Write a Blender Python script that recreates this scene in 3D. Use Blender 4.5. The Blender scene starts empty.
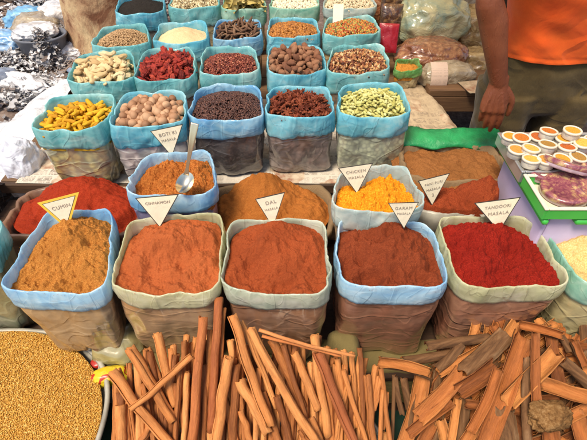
import bpy, math, random
import numpy as np
from mathutils import Vector, Matrix, noise, Euler

random.seed(7)
RNG = np.random.default_rng(11)
sc = bpy.context.scene
COL = sc.collection
R = math.radians

# ------------------------------------------------------------------ camera
CZ, PITCH, F = 1.85, R(42), 461.0
cp, sp = math.cos(PITCH), math.sin(PITCH)
cam_d = bpy.data.cameras.new('camera')
cam = bpy.data.objects.new('camera', cam_d)
COL.objects.link(cam)
cam.location = (0, 0, CZ)
cam.rotation_euler = (R(90) - PITCH, 0, 0)
cam_d.sensor_width = 36
cam_d.lens = 36 * F / 587.0
cam_d.clip_start = 0.02
cam_d.clip_end = 400
sc.camera = cam


def ray(px, py):
    u = (px - 293.5) / F
    v = (220 - py) / F
    return Vector((u, cp + v * sp, v * cp - sp))


def at(px, py, z):
    d = ray(px, py)
    return Vector((0, 0, CZ)) + d * ((z - CZ) / d.z)


def atd(px, py, dep):
    return Vector((0, 0, CZ)) + ray(px, py) * dep


# ------------------------------------------------------------------ objects
def tag(o, label=None, cat=None, group=None, kind=None):
    if label: o['label'] = label
    if cat: o['category'] = cat
    if group: o['group'] = group
    if kind: o['kind'] = kind
    return o


def empty(name, loc, label=None, cat=None, group=None):
    o = bpy.data.objects.new(name, None)
    o.empty_display_size = 0.05
    COL.objects.link(o)
    o.location = loc
    return tag(o, label, cat, group)


def link(name, me, mat=None, parent=None, smooth=True, loc=None):
    o = bpy.data.objects.new(name, me)
    COL.objects.link(o)
    if mat is not None:
        for m in (mat if isinstance(mat, (list, tuple)) else [mat]):
            me.materials.append(m)
    if smooth:
        me.polygons.foreach_set('use_smooth', [True] * len(me.polygons))
    if loc is not None: o.location = loc
    if parent is not None:
        o.parent = parent
        if loc is None:
            o.location = -parent.location      # meshes are written in world space
    return o


def mesh(verts, faces, mi=None):
    me = bpy.data.meshes.new('m')
    me.from_pydata([tuple(v) for v in verts], [], faces)
    if mi is not None:
        me.polygons.foreach_set('material_index', mi)
    me.update()
    return me


class MB:
    def __init__(s):
        s.v, s.f, s.m = [], [], []

    def add(s, vs, fs, mi=0):
        b = len(s.v)
        s.v += [Vector(v) for v in vs]
        s.f += [tuple(i + b for i in f) for f in fs]
        s.m += [mi] * len(fs)

    def grid(s, rows, closed=True, mi=0, cap0=False, cap1=False):
        n = len(rows[0])
        vs = [v for r in rows for v in r]
        fs = []
        for i in range(len(rows) - 1):
            for j in range(n if closed else n - 1):
                k = (j + 1) % n
                fs.append((i * n + j, i * n + k, (i + 1) * n + k, (i + 1) * n + j))
        if cap0: fs.append(tuple(reversed(range(n))))
        if cap1: fs.append(tuple(range((len(rows) - 1) * n, len(rows) * n)))
        s.add(vs, fs, mi)

    def box(s, c, d, mi=0, rot=None, bev=0.0):
        x, y, z = [k / 2 for k in d]
        b = min(bev, x * .9, y * .9, z * .9)
        if b <= 0:
            vs = [Vector((i * x, j * y, k * z)) for i in (-1, 1) for j in (-1, 1) for k in (-1, 1)]
            fs = [(0, 1, 3, 2), (4, 6, 7, 5), (0, 4, 5, 1), (2, 3, 7, 6), (0, 2, 6, 4), (1, 5, 7, 3)]
        else:
            rings = []
            for (zz, inset) in ((-z, b), (-z + b, 0), (z - b, 0), (z, b)):
                xx, yy = x - inset, y - inset
                rings.append([Vector(p) for p in ((-xx + b * (inset == 0), -yy, zz), (xx - b * (inset == 0), -yy, zz), (xx, -yy + b * (inset == 0), zz), (xx, yy - b * (inset == 0), zz),
                                                  (xx - b * (inset == 0), yy, zz), (-xx + b * (inset == 0), yy, zz), (-xx, yy - b * (inset == 0), zz), (-xx, -yy + b * (inset == 0), zz))])
            vs = [v for r in rings for v in r]
            fs = []
            for i in range(3):
                for j in range(8):
                    k = (j + 1) % 8
                    fs.append((i * 8 + j, i * 8 + k, (i + 1) * 8 + k, (i + 1) * 8 + j))
            fs += [tuple(reversed(range(8))), tuple(range(24, 32))]
        m = rot if rot is not None else Matrix.Identity(3)
        c = Vector(c)
        s.add([m @ v + c for v in vs], fs, mi)

    def tube(s, pts, rad, n=10, mi=0, caps=True, sq=1.0):
        pts = [Vector(p) for p in pts]
        if not isinstance(rad, (list, tuple)): rad = [rad] * len(pts)
        rows = []
        ref = None
        for i, p in enumerate(pts):
            t = (pts[min(i + 1, len(pts) - 1)] - pts[max(i - 1, 0)]).normalized()
            if ref is None:
                ref = t.orthogonal().normalized()
            a = (ref - t * ref.dot(t)).normalized()
            ref = a
            b = t.cross(a)
            rows.append([p + (a * math.cos(2 * math.pi * k / n) + b * math.sin(2 * math.pi * k / n) * sq) * rad[i] for k in range(n)])
        s.grid(rows, True, mi, caps, caps)

    def lathe(s, prof, c=(0, 0, 0), n=32, mi=0, rot=None):
        c = Vector(c)
        m = rot if rot is not None else Matrix.Identity(3)
        rows = [[m @ Vector((r * math.cos(2 * math.pi * k / n), r * math.sin(2 * math.pi * k / n), z)) + c for k in range(n)] for r, z in prof]
        s.grid(rows, True, mi)

    def build(s, name, mat=None, parent=None, smooth=True, loc=None):
        return link(name, mesh(s.v, s.f, s.m), mat, parent, smooth, loc)


def ico(sub=2):
    import bmesh
    bm = bmesh.new()
    bmesh.ops.create_icosphere(bm, subdivisions=sub, radius=1)
    v = [x.co.copy() for x in bm.verts]
    f = [tuple(q.index for q in x.verts) for x in bm.faces]
    bm.free()
    return v, f


ICO = {k: ico(k) for k in (1, 2, 3, 4, 5)}


def fbm(p, o=4):
    return noise.fractal(Vector(p), 0.9, 2.1, o)


def sstep(a, b, x):
    t = max(0, min(1, (x - a) / (b - a)))
    return t * t * (3 - 2 * t)


def scatter(name, templates, mats4, tints, mat, label, cat, kind='stuff', parent=None):
    """many small solids baked into ONE mesh with a colour value per piece"""
    Vs, Fs, T, off = [], [], [], 0
    tv = [(np.array([list(v) for v in t[0]]), np.array(t[1])) for t in templates]
    for i, M in enumerate(mats4):
        v, f = tv[i % len(tv)]
        Vs.append(v @ M[:3, :3].T + M[:3, 3])
        Fs.append(f + off)
        T.append(np.full(len(v), tints[i]))
        off += len(v)
    V = np.concatenate(Vs); Fa = np.concatenate(Fs); T = np.concatenate(T)
    me = bpy.data.meshes.new(name)
    me.vertices.add(len(V)); me.vertices.foreach_set('co', V.ravel())
    k = Fa.shape[1]
    me.loops.add(len(Fa) * k); me.loops.foreach_set('vertex_index', Fa.ravel().astype(np.int32))
    me.polygons.add(len(Fa)); me.polygons.foreach_set('loop_start', np.arange(0, len(Fa) * k, k, dtype=np.int32))
    me.update(calc_edges=True)
    at_ = me.attributes.new('tint', 'FLOAT', 'POINT'); at_.data.foreach_set('value', T.astype(np.float32))
    o = link(name, me, mat, parent)
    if label: tag(o, label, cat, None, kind)
    elif kind: o['kind'] = kind
    return o


def m4(loc, eul, scl):
    return np.array(Matrix.LocRotScale(Vector(loc), Euler(eul), Vector(scl)))


# ------------------------------------------------------------------ materials
MATS = {}


class NT:
    def __init__(s, name):
        s.m = bpy.data.materials.new(name)
        s.m.use_nodes = True
        s.n = s.m.node_tree.nodes
        s.l = s.m.node_tree.links
        s.p = s.n['Principled BSDF']
        s.tc = s.n.new('ShaderNodeTexCoord')

    def new(s, t, **kw):
        n = s.n.new(t)
        for k, v in kw.items(): setattr(n, k, v)
        return n

    def mapping(s, scale=(1, 1, 1), src='Object'):
        mp = s.new('ShaderNodeMapping')
        mp.inputs['Scale'].default_value = scale
        s.l.new(s.tc.outputs[src], mp.inputs[0])
        return mp.outputs[0]

    def noise(s, scale, detail=4, vec=None, rough=.6, dist=0):
        n = s.new('ShaderNodeTexNoise')
        n.inputs['Scale'].default_value = scale
        n.inputs['Detail'].default_value = detail
        n.inputs['Roughness'].default_value = rough
        n.inputs['Distortion'].default_value = dist
        s.l.new(vec if vec else s.tc.outputs['Object'], n.inputs['Vector'])
        return n.outputs['Fac']

    def vor(s, scale, vec=None, feature='F1', out='Distance'):
        n = s.new('ShaderNodeTexVoronoi', feature=feature)
        n.inputs['Scale'].default_value = scale
        s.l.new(vec if vec else s.tc.outputs['Object'], n.inputs['Vector'])
        return n.outputs[out]

    def ramp(s, fac, stops):
        r = s.new('ShaderNodeValToRGB')
        e = r.color_ramp.elements
        while len(e) < len(stops): e.new(.5)
        for i, (p, c) in enumerate(stops):
            e[i].position = p
            e[i].color = (*c, 1) if len(c) == 3 else c
        s.l.new(fac, r.inputs[0])
        return r.outputs[0]

    def mix(s, fac, a, b, mode='MIX'):
        x = s.new('ShaderNodeMix', data_type='RGBA', blend_type=mode)
        for sock, v in ((x.inputs[0], fac), (x.inputs[6], a), (x.inputs[7], b)):
            if hasattr(v, 'links') or isinstance(v, bpy.types.NodeSocket): s.l.new(v, sock)
            elif isinstance(v, (int, float)): sock.default_value = v
            else: sock.default_value = (*v, 1)
        return x.outputs[2]

    def math(s, op, a, b=0.0, c=None):
        x = s.new('ShaderNodeMath', operation=op)
        for i, v in enumerate((a, b) if c is None else (a, b, c)):
            if isinstance(v, bpy.types.NodeSocket): s.l.new(v, x.inputs[i])
            else: x.inputs[i].default_value = v
        return x.outputs[0]

    def bump(s, h, strength=.5, dist=.005, prev=None):
        b = s.new('ShaderNodeBump')
        b.inputs['Strength'].default_value = strength
        b.inputs['Distance'].default_value = dist
        s.l.new(h, b.inputs['Height'])
        if prev: s.l.new(prev, b.inputs['Normal'])
        return b.outputs[0]

    def creases(s, scale, stretch=(1, 1, 1), width=.03, dist=1.0):
        n = s.noise(scale, 1, s.mapping(stretch), .4, dist)
        return s.ramp(n, [(.5 - width, (0, 0, 0)), (.5, (1, 1, 1)), (.5 + width * .4, (0, 0, 0))])

    def attr(s, name):
        a = s.new('ShaderNodeAttribute', attribute_name=name)
        return a.outputs['Fac']

    def rnd(s):
        return s.new('ShaderNodeObjectInfo').outputs['Random']

    def done(s, col=None, nrm=None, rough=.8, **kw):
        if col is not None:
            if isinstance(col, bpy.types.NodeSocket): s.l.new(col, s.p.inputs['Base Color'])
            else: s.p.inputs['Base Color'].default_value = (*col, 1)
        if nrm is not None: s.l.new(nrm, s.p.inputs['Normal'])
        if isinstance(rough, bpy.types.NodeSocket): s.l.new(rough, s.p.inputs['Roughness'])
        else: s.p.inputs['Roughness'].default_value = rough
        for k, v in kw.items():
            s.p.inputs[k.replace('_', ' ')].default_value = v
        return s.m


def powder_mat(name, a, b, c=None, scale=260, big=9, rough=.95):
    """a dark grain, b main, c light grain"""
    t = NT(name)
    c = c or tuple(min(1, k * 1.35) for k in b)
    n1 = t.noise(scale, 3, rough=.75)
    base = t.ramp(n1, [(.30, a), (.50, b), (.68, c)])
    n2 = t.noise(big, 4)
    col = t.mix(t.ramp(n2, [(.42, (0, 0, 0)), (.62, (1, 1, 1))]), base, tuple(k * .72 for k in b), 'MIX')
    col = t.mix(.55, base, col)
    h = t.noise(scale * .8, 2, rough=.8)
    h2 = t.noise(scale * .22, 5, rough=.7)
    nb = t.bump(h, .7, .0025)
    nb = t.bump(h2, .7, .006, nb)
    return t.done(col, nb, rough, Specular_IOR_Level=.15)


def plastic_band(name, a, b, c, trans=.42):
    """thin coloured plastic, turned down: patches of two hues and pale creases"""
    t = NT(name)
    n = t.noise(5.5, 4, t.mapping((1, 1, 1.8)), .6, 1.2)
    col = t.ramp(n, [(.3, a), (.5, b), (.72, c)])
    cr = t.noise(8, 2, t.mapping((1, 1, 1.2)), .5, 1.2)
    cr2 = t.new('ShaderNodeTexVoronoi', feature='DISTANCE_TO_EDGE')
    cr2.inputs['Scale'].default_value = 6
    warp = t.mix(.15, t.tc.outputs['Object'], t.noise(7, 3))
    t.l.new(warp, cr2.inputs['Vector'])
    ed = t.ramp(cr2.outputs['Distance'], [(0, (1, 1, 1)), (.03, (0, 0, 0))])
    col = t.mix(t.math('MULTIPLY', ed, .12), col, tuple(min(1, k * 1.5 + .15) for k in c))
    nb = t.bump(cr, .4, .010)
    nb = t.bump(t.creases(4.5, (1, 1, 1.6), .05), .3, .003, nb)
    nb = t.bump(t.creases(9, (1, 1, .28), .03, .3), .5, .0025, nb)
    nb = t.bump(t.creases(13, (1, 1, .7), .03, .6), .35, .002, nb)
    nb = t.bump(t.noise(420, 1), .12, .0006, nb)
    m = t.done(col, nb, .20, Specular_IOR_Level=.6)
    tr = t.new('ShaderNodeBsdfTranslucent')
    t.l.new(col, tr.inputs['Color']); t.l.new(nb, tr.inputs['Normal'])
    mx = t.new('ShaderNodeMixShader'); mx.inputs[0].default_value = trans
    out = t.n['Material Output']
    t.l.new(t.p.outputs[0], mx.inputs[1]); t.l.new(tr.outputs[0], mx.inputs[2]); t.l.new(mx.outputs[0], out.inputs[0])
    return m


def body_mat(name, a, b, cell=0, crink=1.0, film=(.42, .42, .38), haze=.28):
    """clear plastic pressed against its contents"""
    t = NT(name)
    if cell:
        v = t.vor(cell, None, 'F1', 'Color')
        sepn = t.new('ShaderNodeSeparateColor'); t.l.new(v, sepn.inputs[0])
        col = t.ramp(sepn.outputs[0], [(0, a), (.5, b), (1, tuple(min(1, k * 1.5) for k in b))])
        vd = t.vor(cell)
        col = t.mix(t.ramp(vd, [(.3, (0, 0, 0)), (.75, (1, 1, 1))]), col, tuple(k * .35 for k in a))
    else:
        col = t.ramp(t.noise(14, 4), [(.35, a), (.65, b)])
    hz = t.noise(4.5, 3, t.mapping((1, 1, 1.7)), .5, .8)
    film_f = t.math('MULTIPLY', t.ramp(hz, [(.30, (.35, .35, .35)), (.62, (1, 1, 1))]), min(.6, haze * .95))
    col = t.mix(film_f, col, film)
    cr = t.noise(6, 2, t.mapping((1, 1, 1.9)), .5, 1.4)
    nb = t.bump(cr, .35 * crink, .012)
    nb = t.bump(t.creases(3.2, (1, 1, 2.4), .035, .3), .42 * crink, .004, nb)
    nb = t.bump(t.creases(9, (1, 1, 1.3), .10, .5), .42 * crink, .004, nb)
    nb = t.bump(t.noise(30, 2, t.mapping((1, 1, 1.8)), .5, .8), .22 * crink, .004, nb)
    return t.done(col, nb, .28, Specular_IOR_Level=.8, Coat_Weight=1.0, Coat_Roughness=.07)


def piece_mat(name, a, b, c, sc_=40, bump=.5, rough=.6, attr=False, dist=.002, spec=.4, stretch=(1, 1, 1)):
    t = NT(name)
    r = t.attr('tint') if attr else t.rnd()
    n = t.noise(sc_, 4, t.mapping(stretch))
    f = t.math('ADD', t.math('MULTIPLY', r, .62), t.math('MULTIPLY', n, .42))
    col = t.ramp(f, [(.15, a), (.5, b), (.9, c)])
    h = t.noise(sc_ * 2.5, 4, t.mapping(stretch))
    return t.done(col, t.bump(h, bump, dist), rough, Specular_IOR_Level=spec)


def plain(name, col, rough=.6, var=.15, scale=20, bump=.2, dist=.002, **kw):
    if name in MATS: return MATS[name]
    t = NT(name)
    n = t.noise(scale, 4)
    c = t.ramp(n, [(.3, tuple(k * (1 - var) for k in col)), (.7, tuple(min(1, k * (1 + var)) for k in col))])
    MATS[name] = t.done(c, t.bump(t.noise(scale * 4, 4), bump, dist), rough, **kw)
    return MATS[name]


def wood_mat(name, a, b, axis=(1, 12, 12), scale=6, rough=.75):
    t = NT(name)
    n = t.noise(scale, 6, t.mapping(axis), .65, .8)
    col = t.ramp(n, [(.3, a), (.65, b)])
    st = t.noise(3, 3)
    col = t.mix(t.ramp(st, [(.4, (0, 0, 0)), (.7, (.5, .5, .5))]), col, tuple(k * .5 for k in a))
    return t.done(col, t.bump(n, .4, .003), rough)


# ------------------------------------------------------------------ sacks
BAND = {
    'teal': plastic_band('plastic_teal', (.14, .50, .54), (.30, .68, .70), (.60, .84, .80)),
    'aqua': plastic_band('plastic_aqua', (.10, .48, .66), (.26, .68, .80), (.58, .85, .88)),
    'azure': plastic_band('plastic_azure', (.14, .42, .74), (.30, .62, .84), (.60, .82, .90)),
    'sky': plastic_band('plastic_sky', (.24, .52, .80), (.48, .74, .90), (.78, .90, .94)),
    'olive': plastic_band('plastic_olive', (.50, .50, .28), (.66, .66, .42), (.82, .80, .60)),
    'sage': plastic_band('plastic_sage', (.42, .52, .42), (.60, .66, .52), (.78, .80, .68)),
    'green': plastic_band('plastic_green', (.10, .36, .10), (.22, .50, .16), (.45, .62, .25)),
    'mint': plastic_band('plastic_mint', (.20, .52, .42), (.40, .68, .55), (.65, .82, .68)),
    'pearl': plastic_band('plastic_pearl', (.36, .54, .54), (.58, .70, .68), (.78, .82, .74)),
}


def sq_dir(a, n):
    """point of the unit superellipse in direction a"""
    c, d = math.cos(a), math.sin(a)
    k = (abs(c) ** n + abs(d) ** n) ** (1 / n)
    return c / k, d / k


def sq_grid(N, n):
    """square grid squeezed into the unit superellipse"""
    out = []
    for i in range(N + 1):
        row = []
        for j in range(N + 1):
            a, b = 2 * i / N - 1, 2 * j / N - 1
            m = max(abs(a), abs(b))
            k = m / max(1e-9, (abs(a) ** n + abs(b) ** n) ** (1 / n)) if m else 1
            row.append((a * k, b * k))
        out.append(row)
    return out


class Sack:
    def __init__(s, corners, zr, zb, label, band, body, seed, taper=.86, raise_=.02, bh=.28, depth=.03, dome=.04,
                 peak=(0, .1), n=4.6, group=None, bulge=.03, shift=(0, 0), crump=1.0):
        s.n, s.seed, s.taper, s.bh, s.bulge = n, seed, taper, bh, bulge
        s.depth, s.dome, s.peak, s.crump = depth, dome, peak, crump
        # back-left, back-right, front-right, front-left on the rim
        zc = [zr + raise_, zr + raise_, zr, zr]
        s.c = [at(p[0], p[1], z) for p, z in zip(corners, zc)]
        s.zr, s.zb = zr, zb
        s.cen = sum(s.c, Vector()) / 4
        s.bot = s.cen + Vector((shift[0], shift[1], 0))
        s.root = empty('spice_sack', (s.cen.x, s.cen.y, zb), label, 'sack', group or 'open spice sacks with folded plastic rims')
        kr = random.Random(seed * 13)
        s.kk = [(2 * math.pi * (i + kr.uniform(-.38, .38)) / 19, kr.uniform(-1, 1), kr.uniform(-1, 1), kr.uniform(-1, 1)) for i in range(19)]
        NT_ = 240
        th = [2 * math.pi * i / NT_ for i in range(NT_)]
        mb = MB()
        rows = []
        lev = [bh * .7] + [q_ for q_ in (.2, .26, .32, .38, .44) if q_ > bh * .78] + [.5, .56, .62, .68, .74, .8, .86, .91, .95, .98, 1.0]
        for t in lev:
            rows.append([s.pt(a, t, -.005) for a in th])
        rows.append([Vector((s.bot.x, s.bot.y, zb)) + (s.pt(a, 1.0, -.005) - Vector((s.bot.x, s.bot.y, zb))) * .5 for a in th])
        mb.grid(rows, True, 0, False, True)
        mb.build('bag', body, s.root)
        mb = MB(); rows = []
        for k, t in enumerate((1.0, .98, .85, .7, .55, .4, .28, .17, .08, .0)):
            row = []
            for a in th:
                e = bh * (1 + .13 * noise.noise(Vector((math.cos(a) * 1.8, math.sin(a) * 1.8, seed * 3.1))) + .05 * noise.noise(Vector((math.cos(a) * 8, math.sin(a) * 8, seed))) + .07 * s.kink(a + 1, 3))
                fl = .001 + (.003 * (1 - abs(2 * t - 1))) * crump + (.0 if k else -.002)
                row.append(s.pt(a, e * t, fl, crease=1))
            rows.append(row)
        rows.append([s.pt(a, -.006, -.0015, crease=1) for a in th])
        rows.append([s.pt(a, -.003, -.004, crease=1) for a in th])
        for t in (.12, .3, .5, .7, .85):
            rows.append([s.pt(a, t * bh, -.0055 - .003 * t, crease=1) for a in th])
        mb.grid(rows, True)
        mb.build('folded_rim', band, s.root)

    def uv(s, a):
        return sq_dir(a, s.n)

    def rnd_uv(s, lim):
        while True:
            u, v = random.uniform(-1, 1), random.uniform(-1, 1)
            if abs(u) ** s.n + abs(v) ** s.n < 1: return u * lim, v * lim

    def kink(s, a, which):
        a = a % (2 * math.pi)
        K = s.kk
        for i in range(len(K)):
            a0, a1 = K[i][0], K[(i + 1) % len(K)][0]
            if i == len(K) - 1: a1 += 2 * math.pi
            for aa in (a, a + 2 * math.pi):
                if a0 <= aa < a1:
                    t = (aa - a0) / (a1 - a0)
                    return K[i][which] * (1 - t) + K[(i + 1) % len(K)][which] * t
        return 0

    def bil(s, u, v):
        p, q = (u + 1) / 2, (v + 1) / 2
        return (s.c[3] * (1 - p) + s.c[2] * p) * (1 - q) + (s.c[0] * (1 - p) + s.c[1] * p) * q

    def pt(s, a, t, off=0, crease=0):
        u, v = s.uv(a)
        e = s.bil(u, v)
        tt = max(0, t)
        sc_ = 1 - (1 - s.taper) * tt ** 1.3 + s.bulge * math.sin(math.pi * min(1, tt * 1.1))
        if t > .86: sc_ -= .11 * ((t - .86) / .14) ** 2.4
        cc = s.cen.lerp(s.bot, tt)
        d = Vector((e.x - s.cen.x, e.y - s.cen.y, 0))
        rim = e.z + .006 * s.crump * (noise.noise(Vector((u * 2.2, v * 2.2, s.seed * 1.7)))) + .014 * (abs(u * v)) ** 3 * (1 if s.crump else 0)
        rim += .0055 * s.crump * s.kink(a, 1)
        z = rim + (s.zb - rim) * t
        p = Vector((cc.x, cc.y, 0)) + d * sc_
        nd = d.normalized()
        w = noise.noise(Vector((u * 2.3, v * 2.3, t * 2.2 + s.seed * 5.3))) * .015 * (.25 + tt * 1.3)
        w += noise.noise(Vector((u * 6, v * 6, t * 9 + s.seed))) * .0035 * (1 if not crease else .8)
        w += .0055 * s.kink(a + .8 * t, 2) * (1 - .6 * min(1, t * 2)) + .0035 * s.kink(a * 1.0 + 2 * t, 3)
        if crease:
            w += noise.ridged_multi_fractal(Vector((u * 5.5, v * 5.5, t * 2.5 + s.seed * 2)), .8, 2.2, 3, .9, 2) * .0020 * crease * s.crump
            w += noise.noise(Vector((u * 14, v * 14, t * 3 + s.seed))) * .0012 * s.crump
        p += nd * (off + w)
        return Vector((p.x, p.y, z))

    def surf(s, u, v, amp=1.0, fn=None):
        """content surface at unit coordinates"""
        e = s.bil(u, v)
        rr = max(abs(u), abs(v))
        du, dv = u - s.peak[0], v - s.peak[1]
        q = max(0, 1 - (du * du + dv * dv) / 1.35)
        edge = 1 - sstep(.7, 1.0, rr) * .25
        z = e.z - s.depth - (e.z - s.zr) * .8 + s.dome * q ** 1.4 * edge
        p = s.cen + (e - s.cen) * .968
        if fn: z += fn(p.x, p.y, u, v)
        return Vector((p.x, p.y, z))

    def powder(s, name, mat, label, cat='ground spice', rough=1.0, lump=0.0, N=72, detail=1.0, parent=None, low=0.0):
        sd = s.seed * 7.7
        rr_ = random.Random(s.seed)
        scoops = [(rr_.uniform(-.65, .65), rr_.uniform(-.75, .3), rr_.uniform(.20, .48), rr_.uniform(.008, .018) * rough) for _ in range(4)] if N > 60 else []

        def fn(x, y, u, v):
            h = .022 * rough * fbm((x * 10, y * 10, sd), 3)
            h += .010 * rough * noise.noise(Vector((x * 19, y * 19, sd + 4)))
            h += .008 * rough * fbm((x * 40, y * 40, sd), 4)
            for (su, sv, sr, sdp) in scoops:
                q_ = math.hypot(u - su, v - sv) / sr
                h -= sdp * math.exp(-q_ ** 3) - sdp * .35 * math.exp(-((q_ - 1.25) / .25) ** 2)
            h += .0022 * detail * noise.noise(Vector((x * 170, y * 170, sd)))
            h += .0016 * detail * noise.noise(Vector((x * 320, y * 320, sd)))
            ee = max(abs(u), abs(v)); h *= 1 - .75 * sstep(.85, 1.0, ee)
            h -= low
            if lump:
                d = noise.voronoi(Vector((x * 48, y * 48, sd)))[0]
                h += lump * (.5 - d[0]) * .012
                d = noise.voronoi(Vector((x * 110, y * 110, sd)))[0]
                h += lump * (.5 - d[0]) * .005
            return h
        rows = [[s.surf(u, v, 1, fn) for (u, v) in row] for row in sq_grid(int(N * 2.1), s.n)]
        mb = MB(); mb.grid([r_[::-1] for r_ in rows], False)
        rim = rows[0][:-1] + [q_[-1] for q_ in rows[:-1]] + rows[-1][:0:-1] + [q_[0] for q_ in rows[:0:-1]]
        mb.grid([rim, [q_ - Vector((0, 0, .04)) for q_ in rim]], True)
        return tag(mb.build(name, mat), label, cat, None, 'stuff')

    def under(s, name, mat, label, cat):
        o = s.powder(name, mat, label, cat, .08, 0, 20, 0, None, .003)
        return o

    def stack(s, N, rad, thick, lim=.93, G=56, cand=7, drop=0.0):
        """drop pieces one after another on the lowest of several spots"""
        H = {}
        size = (s.c[2] - s.c[3]).length

        def g(u, v): return (int((u + 1) / 2 * G), int((v + 1) / 2 * G))
        res = []
        du = rad / (size / 2)
        rg = max(1, int(du / 2 * G))
        for i in range(N):
            best = None
            for _ in range(cand):
                u, v = s.rnd_uv(lim - du * .6)
                gx, gy = g(u, v)
                h = max(H.get((gx + dx, gy + dy), 0) for dx in (-rg // 2, 0, rg // 2) for dy in (-rg // 2, 0, rg // 2))
                if best is None or h < best[0]: best = (h, u, v, gx, gy)
            h, u, v, gx, gy = best
            p = s.surf(u, v)
            p.z += h + thick * .5 - drop
            for dx in range(-rg, rg + 1):
                for dy in range(-rg, rg + 1):
                    if dx * dx + dy * dy <= rg * rg:
                        k = (gx + dx, gy + dy)
                        H[k] = max(H.get(k, 0), h + thick * .75)
            res.append((p, u, v))
        return res


def place(name, meshes, spots, scale, label, cat, group, tilt=.35, squash=None, yaw=None):
    for i, (p, u, v) in enumerate(spots):
        o = bpy.data.objects.new(name, meshes[i % len(meshes)])
        COL.objects.link(o)
        o.location = p
        o.rotation_euler = (random.gauss(0, tilt), random.gauss(0, tilt), yaw(i) if yaw else random.random() * 6.28)
        k = scale * random.uniform(.8, 1.2)
        o.scale = (k * random.uniform(.9, 1.1), k * random.uniform(.9, 1.1), k)
        tag(o, label, cat, group)


def shape(fn, mat, sub=3, n=4):
    out = []
    for i in range(n):
        V = [fn(v.copy(), i) for v in ICO[sub][0]]
        me = mesh(V, ICO[sub][1])
        me.polygons.foreach_set('use_smooth', [True] * len(me.polygons))
        me.materials.append(mat)
        out.append(me)
    return out


# ------------------------------------------------------------------ row A : five big sacks of ground spice
BB = {}


def body(key, *a, **k):
    if key not in BB: BB[key] = body_mat('bag_' + key, *a, **k)
    return BB[key]


ZA, BA = .77, .36
A1 = Sack([(46, 213), (114, 209), (106, 293), (-5, 292)], ZA, .425, 'blue-rimmed sack of ochre cumin powder above the basket of yellow seeds', BAND['sky'],
          body('A1', (.22, .125, .06), (.32, .20, .10), 0, .9, (.48, .38, .24), .5), 1, .70, .03, .2, .028, .06, (.05, .4), shift=(.03, -.055), n=6)
A1.powder('cumin_powder', powder_mat('pw_cumin', (.20, .07, .012), (.42, .160, .030), (.60, .29, .07), 320), 'ochre ground cumin heaped in the blue-rimmed front sack', lump=1.0)
A2 = Sack([(131, 219), (223, 213), (219, 295), (106, 292)], ZA, BA, 'pale olive-rimmed sack of orange-red powder, second of the front row from the cumin', BAND['olive'],
          body('A2', (.26, .12, .05), (.38, .19, .085), 0, .9, (.48, .36, .22), .5), 2, .88, .03, .15, .018, .058, (0, .45), n=6)
A2.powder('cinnamon_powder', powder_mat('pw_orange', (.32, .075, .022), (.45, .110, .032), (.56, .17, .055), 620), 'orange-red ground spice in the pale olive-rimmed sack behind the cinnamon sign', lump=.25, rough=1.1)
A3 = Sack([(231, 220), (325, 219), (331, 297), (219, 293)], ZA, BA, 'sage-rimmed sack of red-orange dal masala in the middle of the front row', BAND['sage'],
          body('A3', (.20, .07, .03), (.30, .12, .055), 0, .9, (.42, .28, .17), .45), 3, .88, .03, .17, .018, .058, (0, .45), n=6)
A3.powder('dal_masala_powder', powder_mat('pw_dal', (.22, .042, .013), (.33, .066, .019), (.43, .11, .034), 600), 'red-orange masala powder in the sack with the dal masala sign', lump=.35)
A4 = Sack([(336, 219), (430, 222), (451, 289), (338, 285)], ZA, BA, 'light blue-rimmed sack of brick red garam masala with the garam masala sign', BAND['sky'],
          body('A4', (.17, .05, .028), (.26, .085, .045), 0, .9, (.38, .24, .15), .42), 4, .90, .03, .20, .016, .05, (0, .4), n=6)
A4.powder('garam_masala_powder', powder_mat('pw_garam', (.13, .024, .010), (.22, .042, .014), (.32, .080, .028), 480), 'brick red garam masala powder in the light blue-rimmed front sack', lump=.6, rough=1.3)
A5 = Sack([(436, 219), (528, 215), (572, 287), (462, 290)], ZA, BA, 'pale olive-rimmed sack of deep red tandoori masala, most vivid of the front row', BAND['olive'],
          body('A5', (.18, .05, .028), (.28, .09, .05), 0, 1.1, (.42, .27, .17), .45), 5, .88, .03, .17, .018, .05, (-.15, .4), n=6)
A5.powder('tandoori_masala_powder', powder_mat('pw_tand', (.12, .006, .004), (.24, .012, .006), (.36, .028, .014), 360), 'deep crimson tandoori masala powder with lumpy surface', lump=1.3, rough=1.1)
A6 = Sack([(540, 219), (640, 219), (700, 290), (585, 290)], ZA, BA, 'mint-rimmed sack of cream powder beside the crimson powder at the frame edge', BAND['mint'],
          body('A6', (.34, .26, .10), (.48, .40, .2), 0, 1.1, (.5, .46, .28), .35), 6, .86, .025, .2, .03, .045, (-.1, .2))
A6.powder('cream_powder', powder_mat('pw_cream', (.48, .30, .08), (.68, .48, .19), (.84, .68, .36), 240), 'cream yellow ground spice in the mint-rimmed sack', lump=.3)
A0 = Sack([(-80, 214), (4, 216), (-9, 262), (-110, 262)], ZA, BA, 'teal-rimmed sack cut off at the frame edge beside the cumin sack', BAND['teal'],
          body('A0', (.16, .17, .07), (.26, .26, .12), 0, .9), 7, .9, .025, .2, .03, .03, (0, 0))
A0.powder('brown_powder', powder_mat('pw_br', (.2, .09, .03), (.36, .18, .06), None, 300), 'brown ground spice in the teal-rimmed sack at the frame edge')

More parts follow.
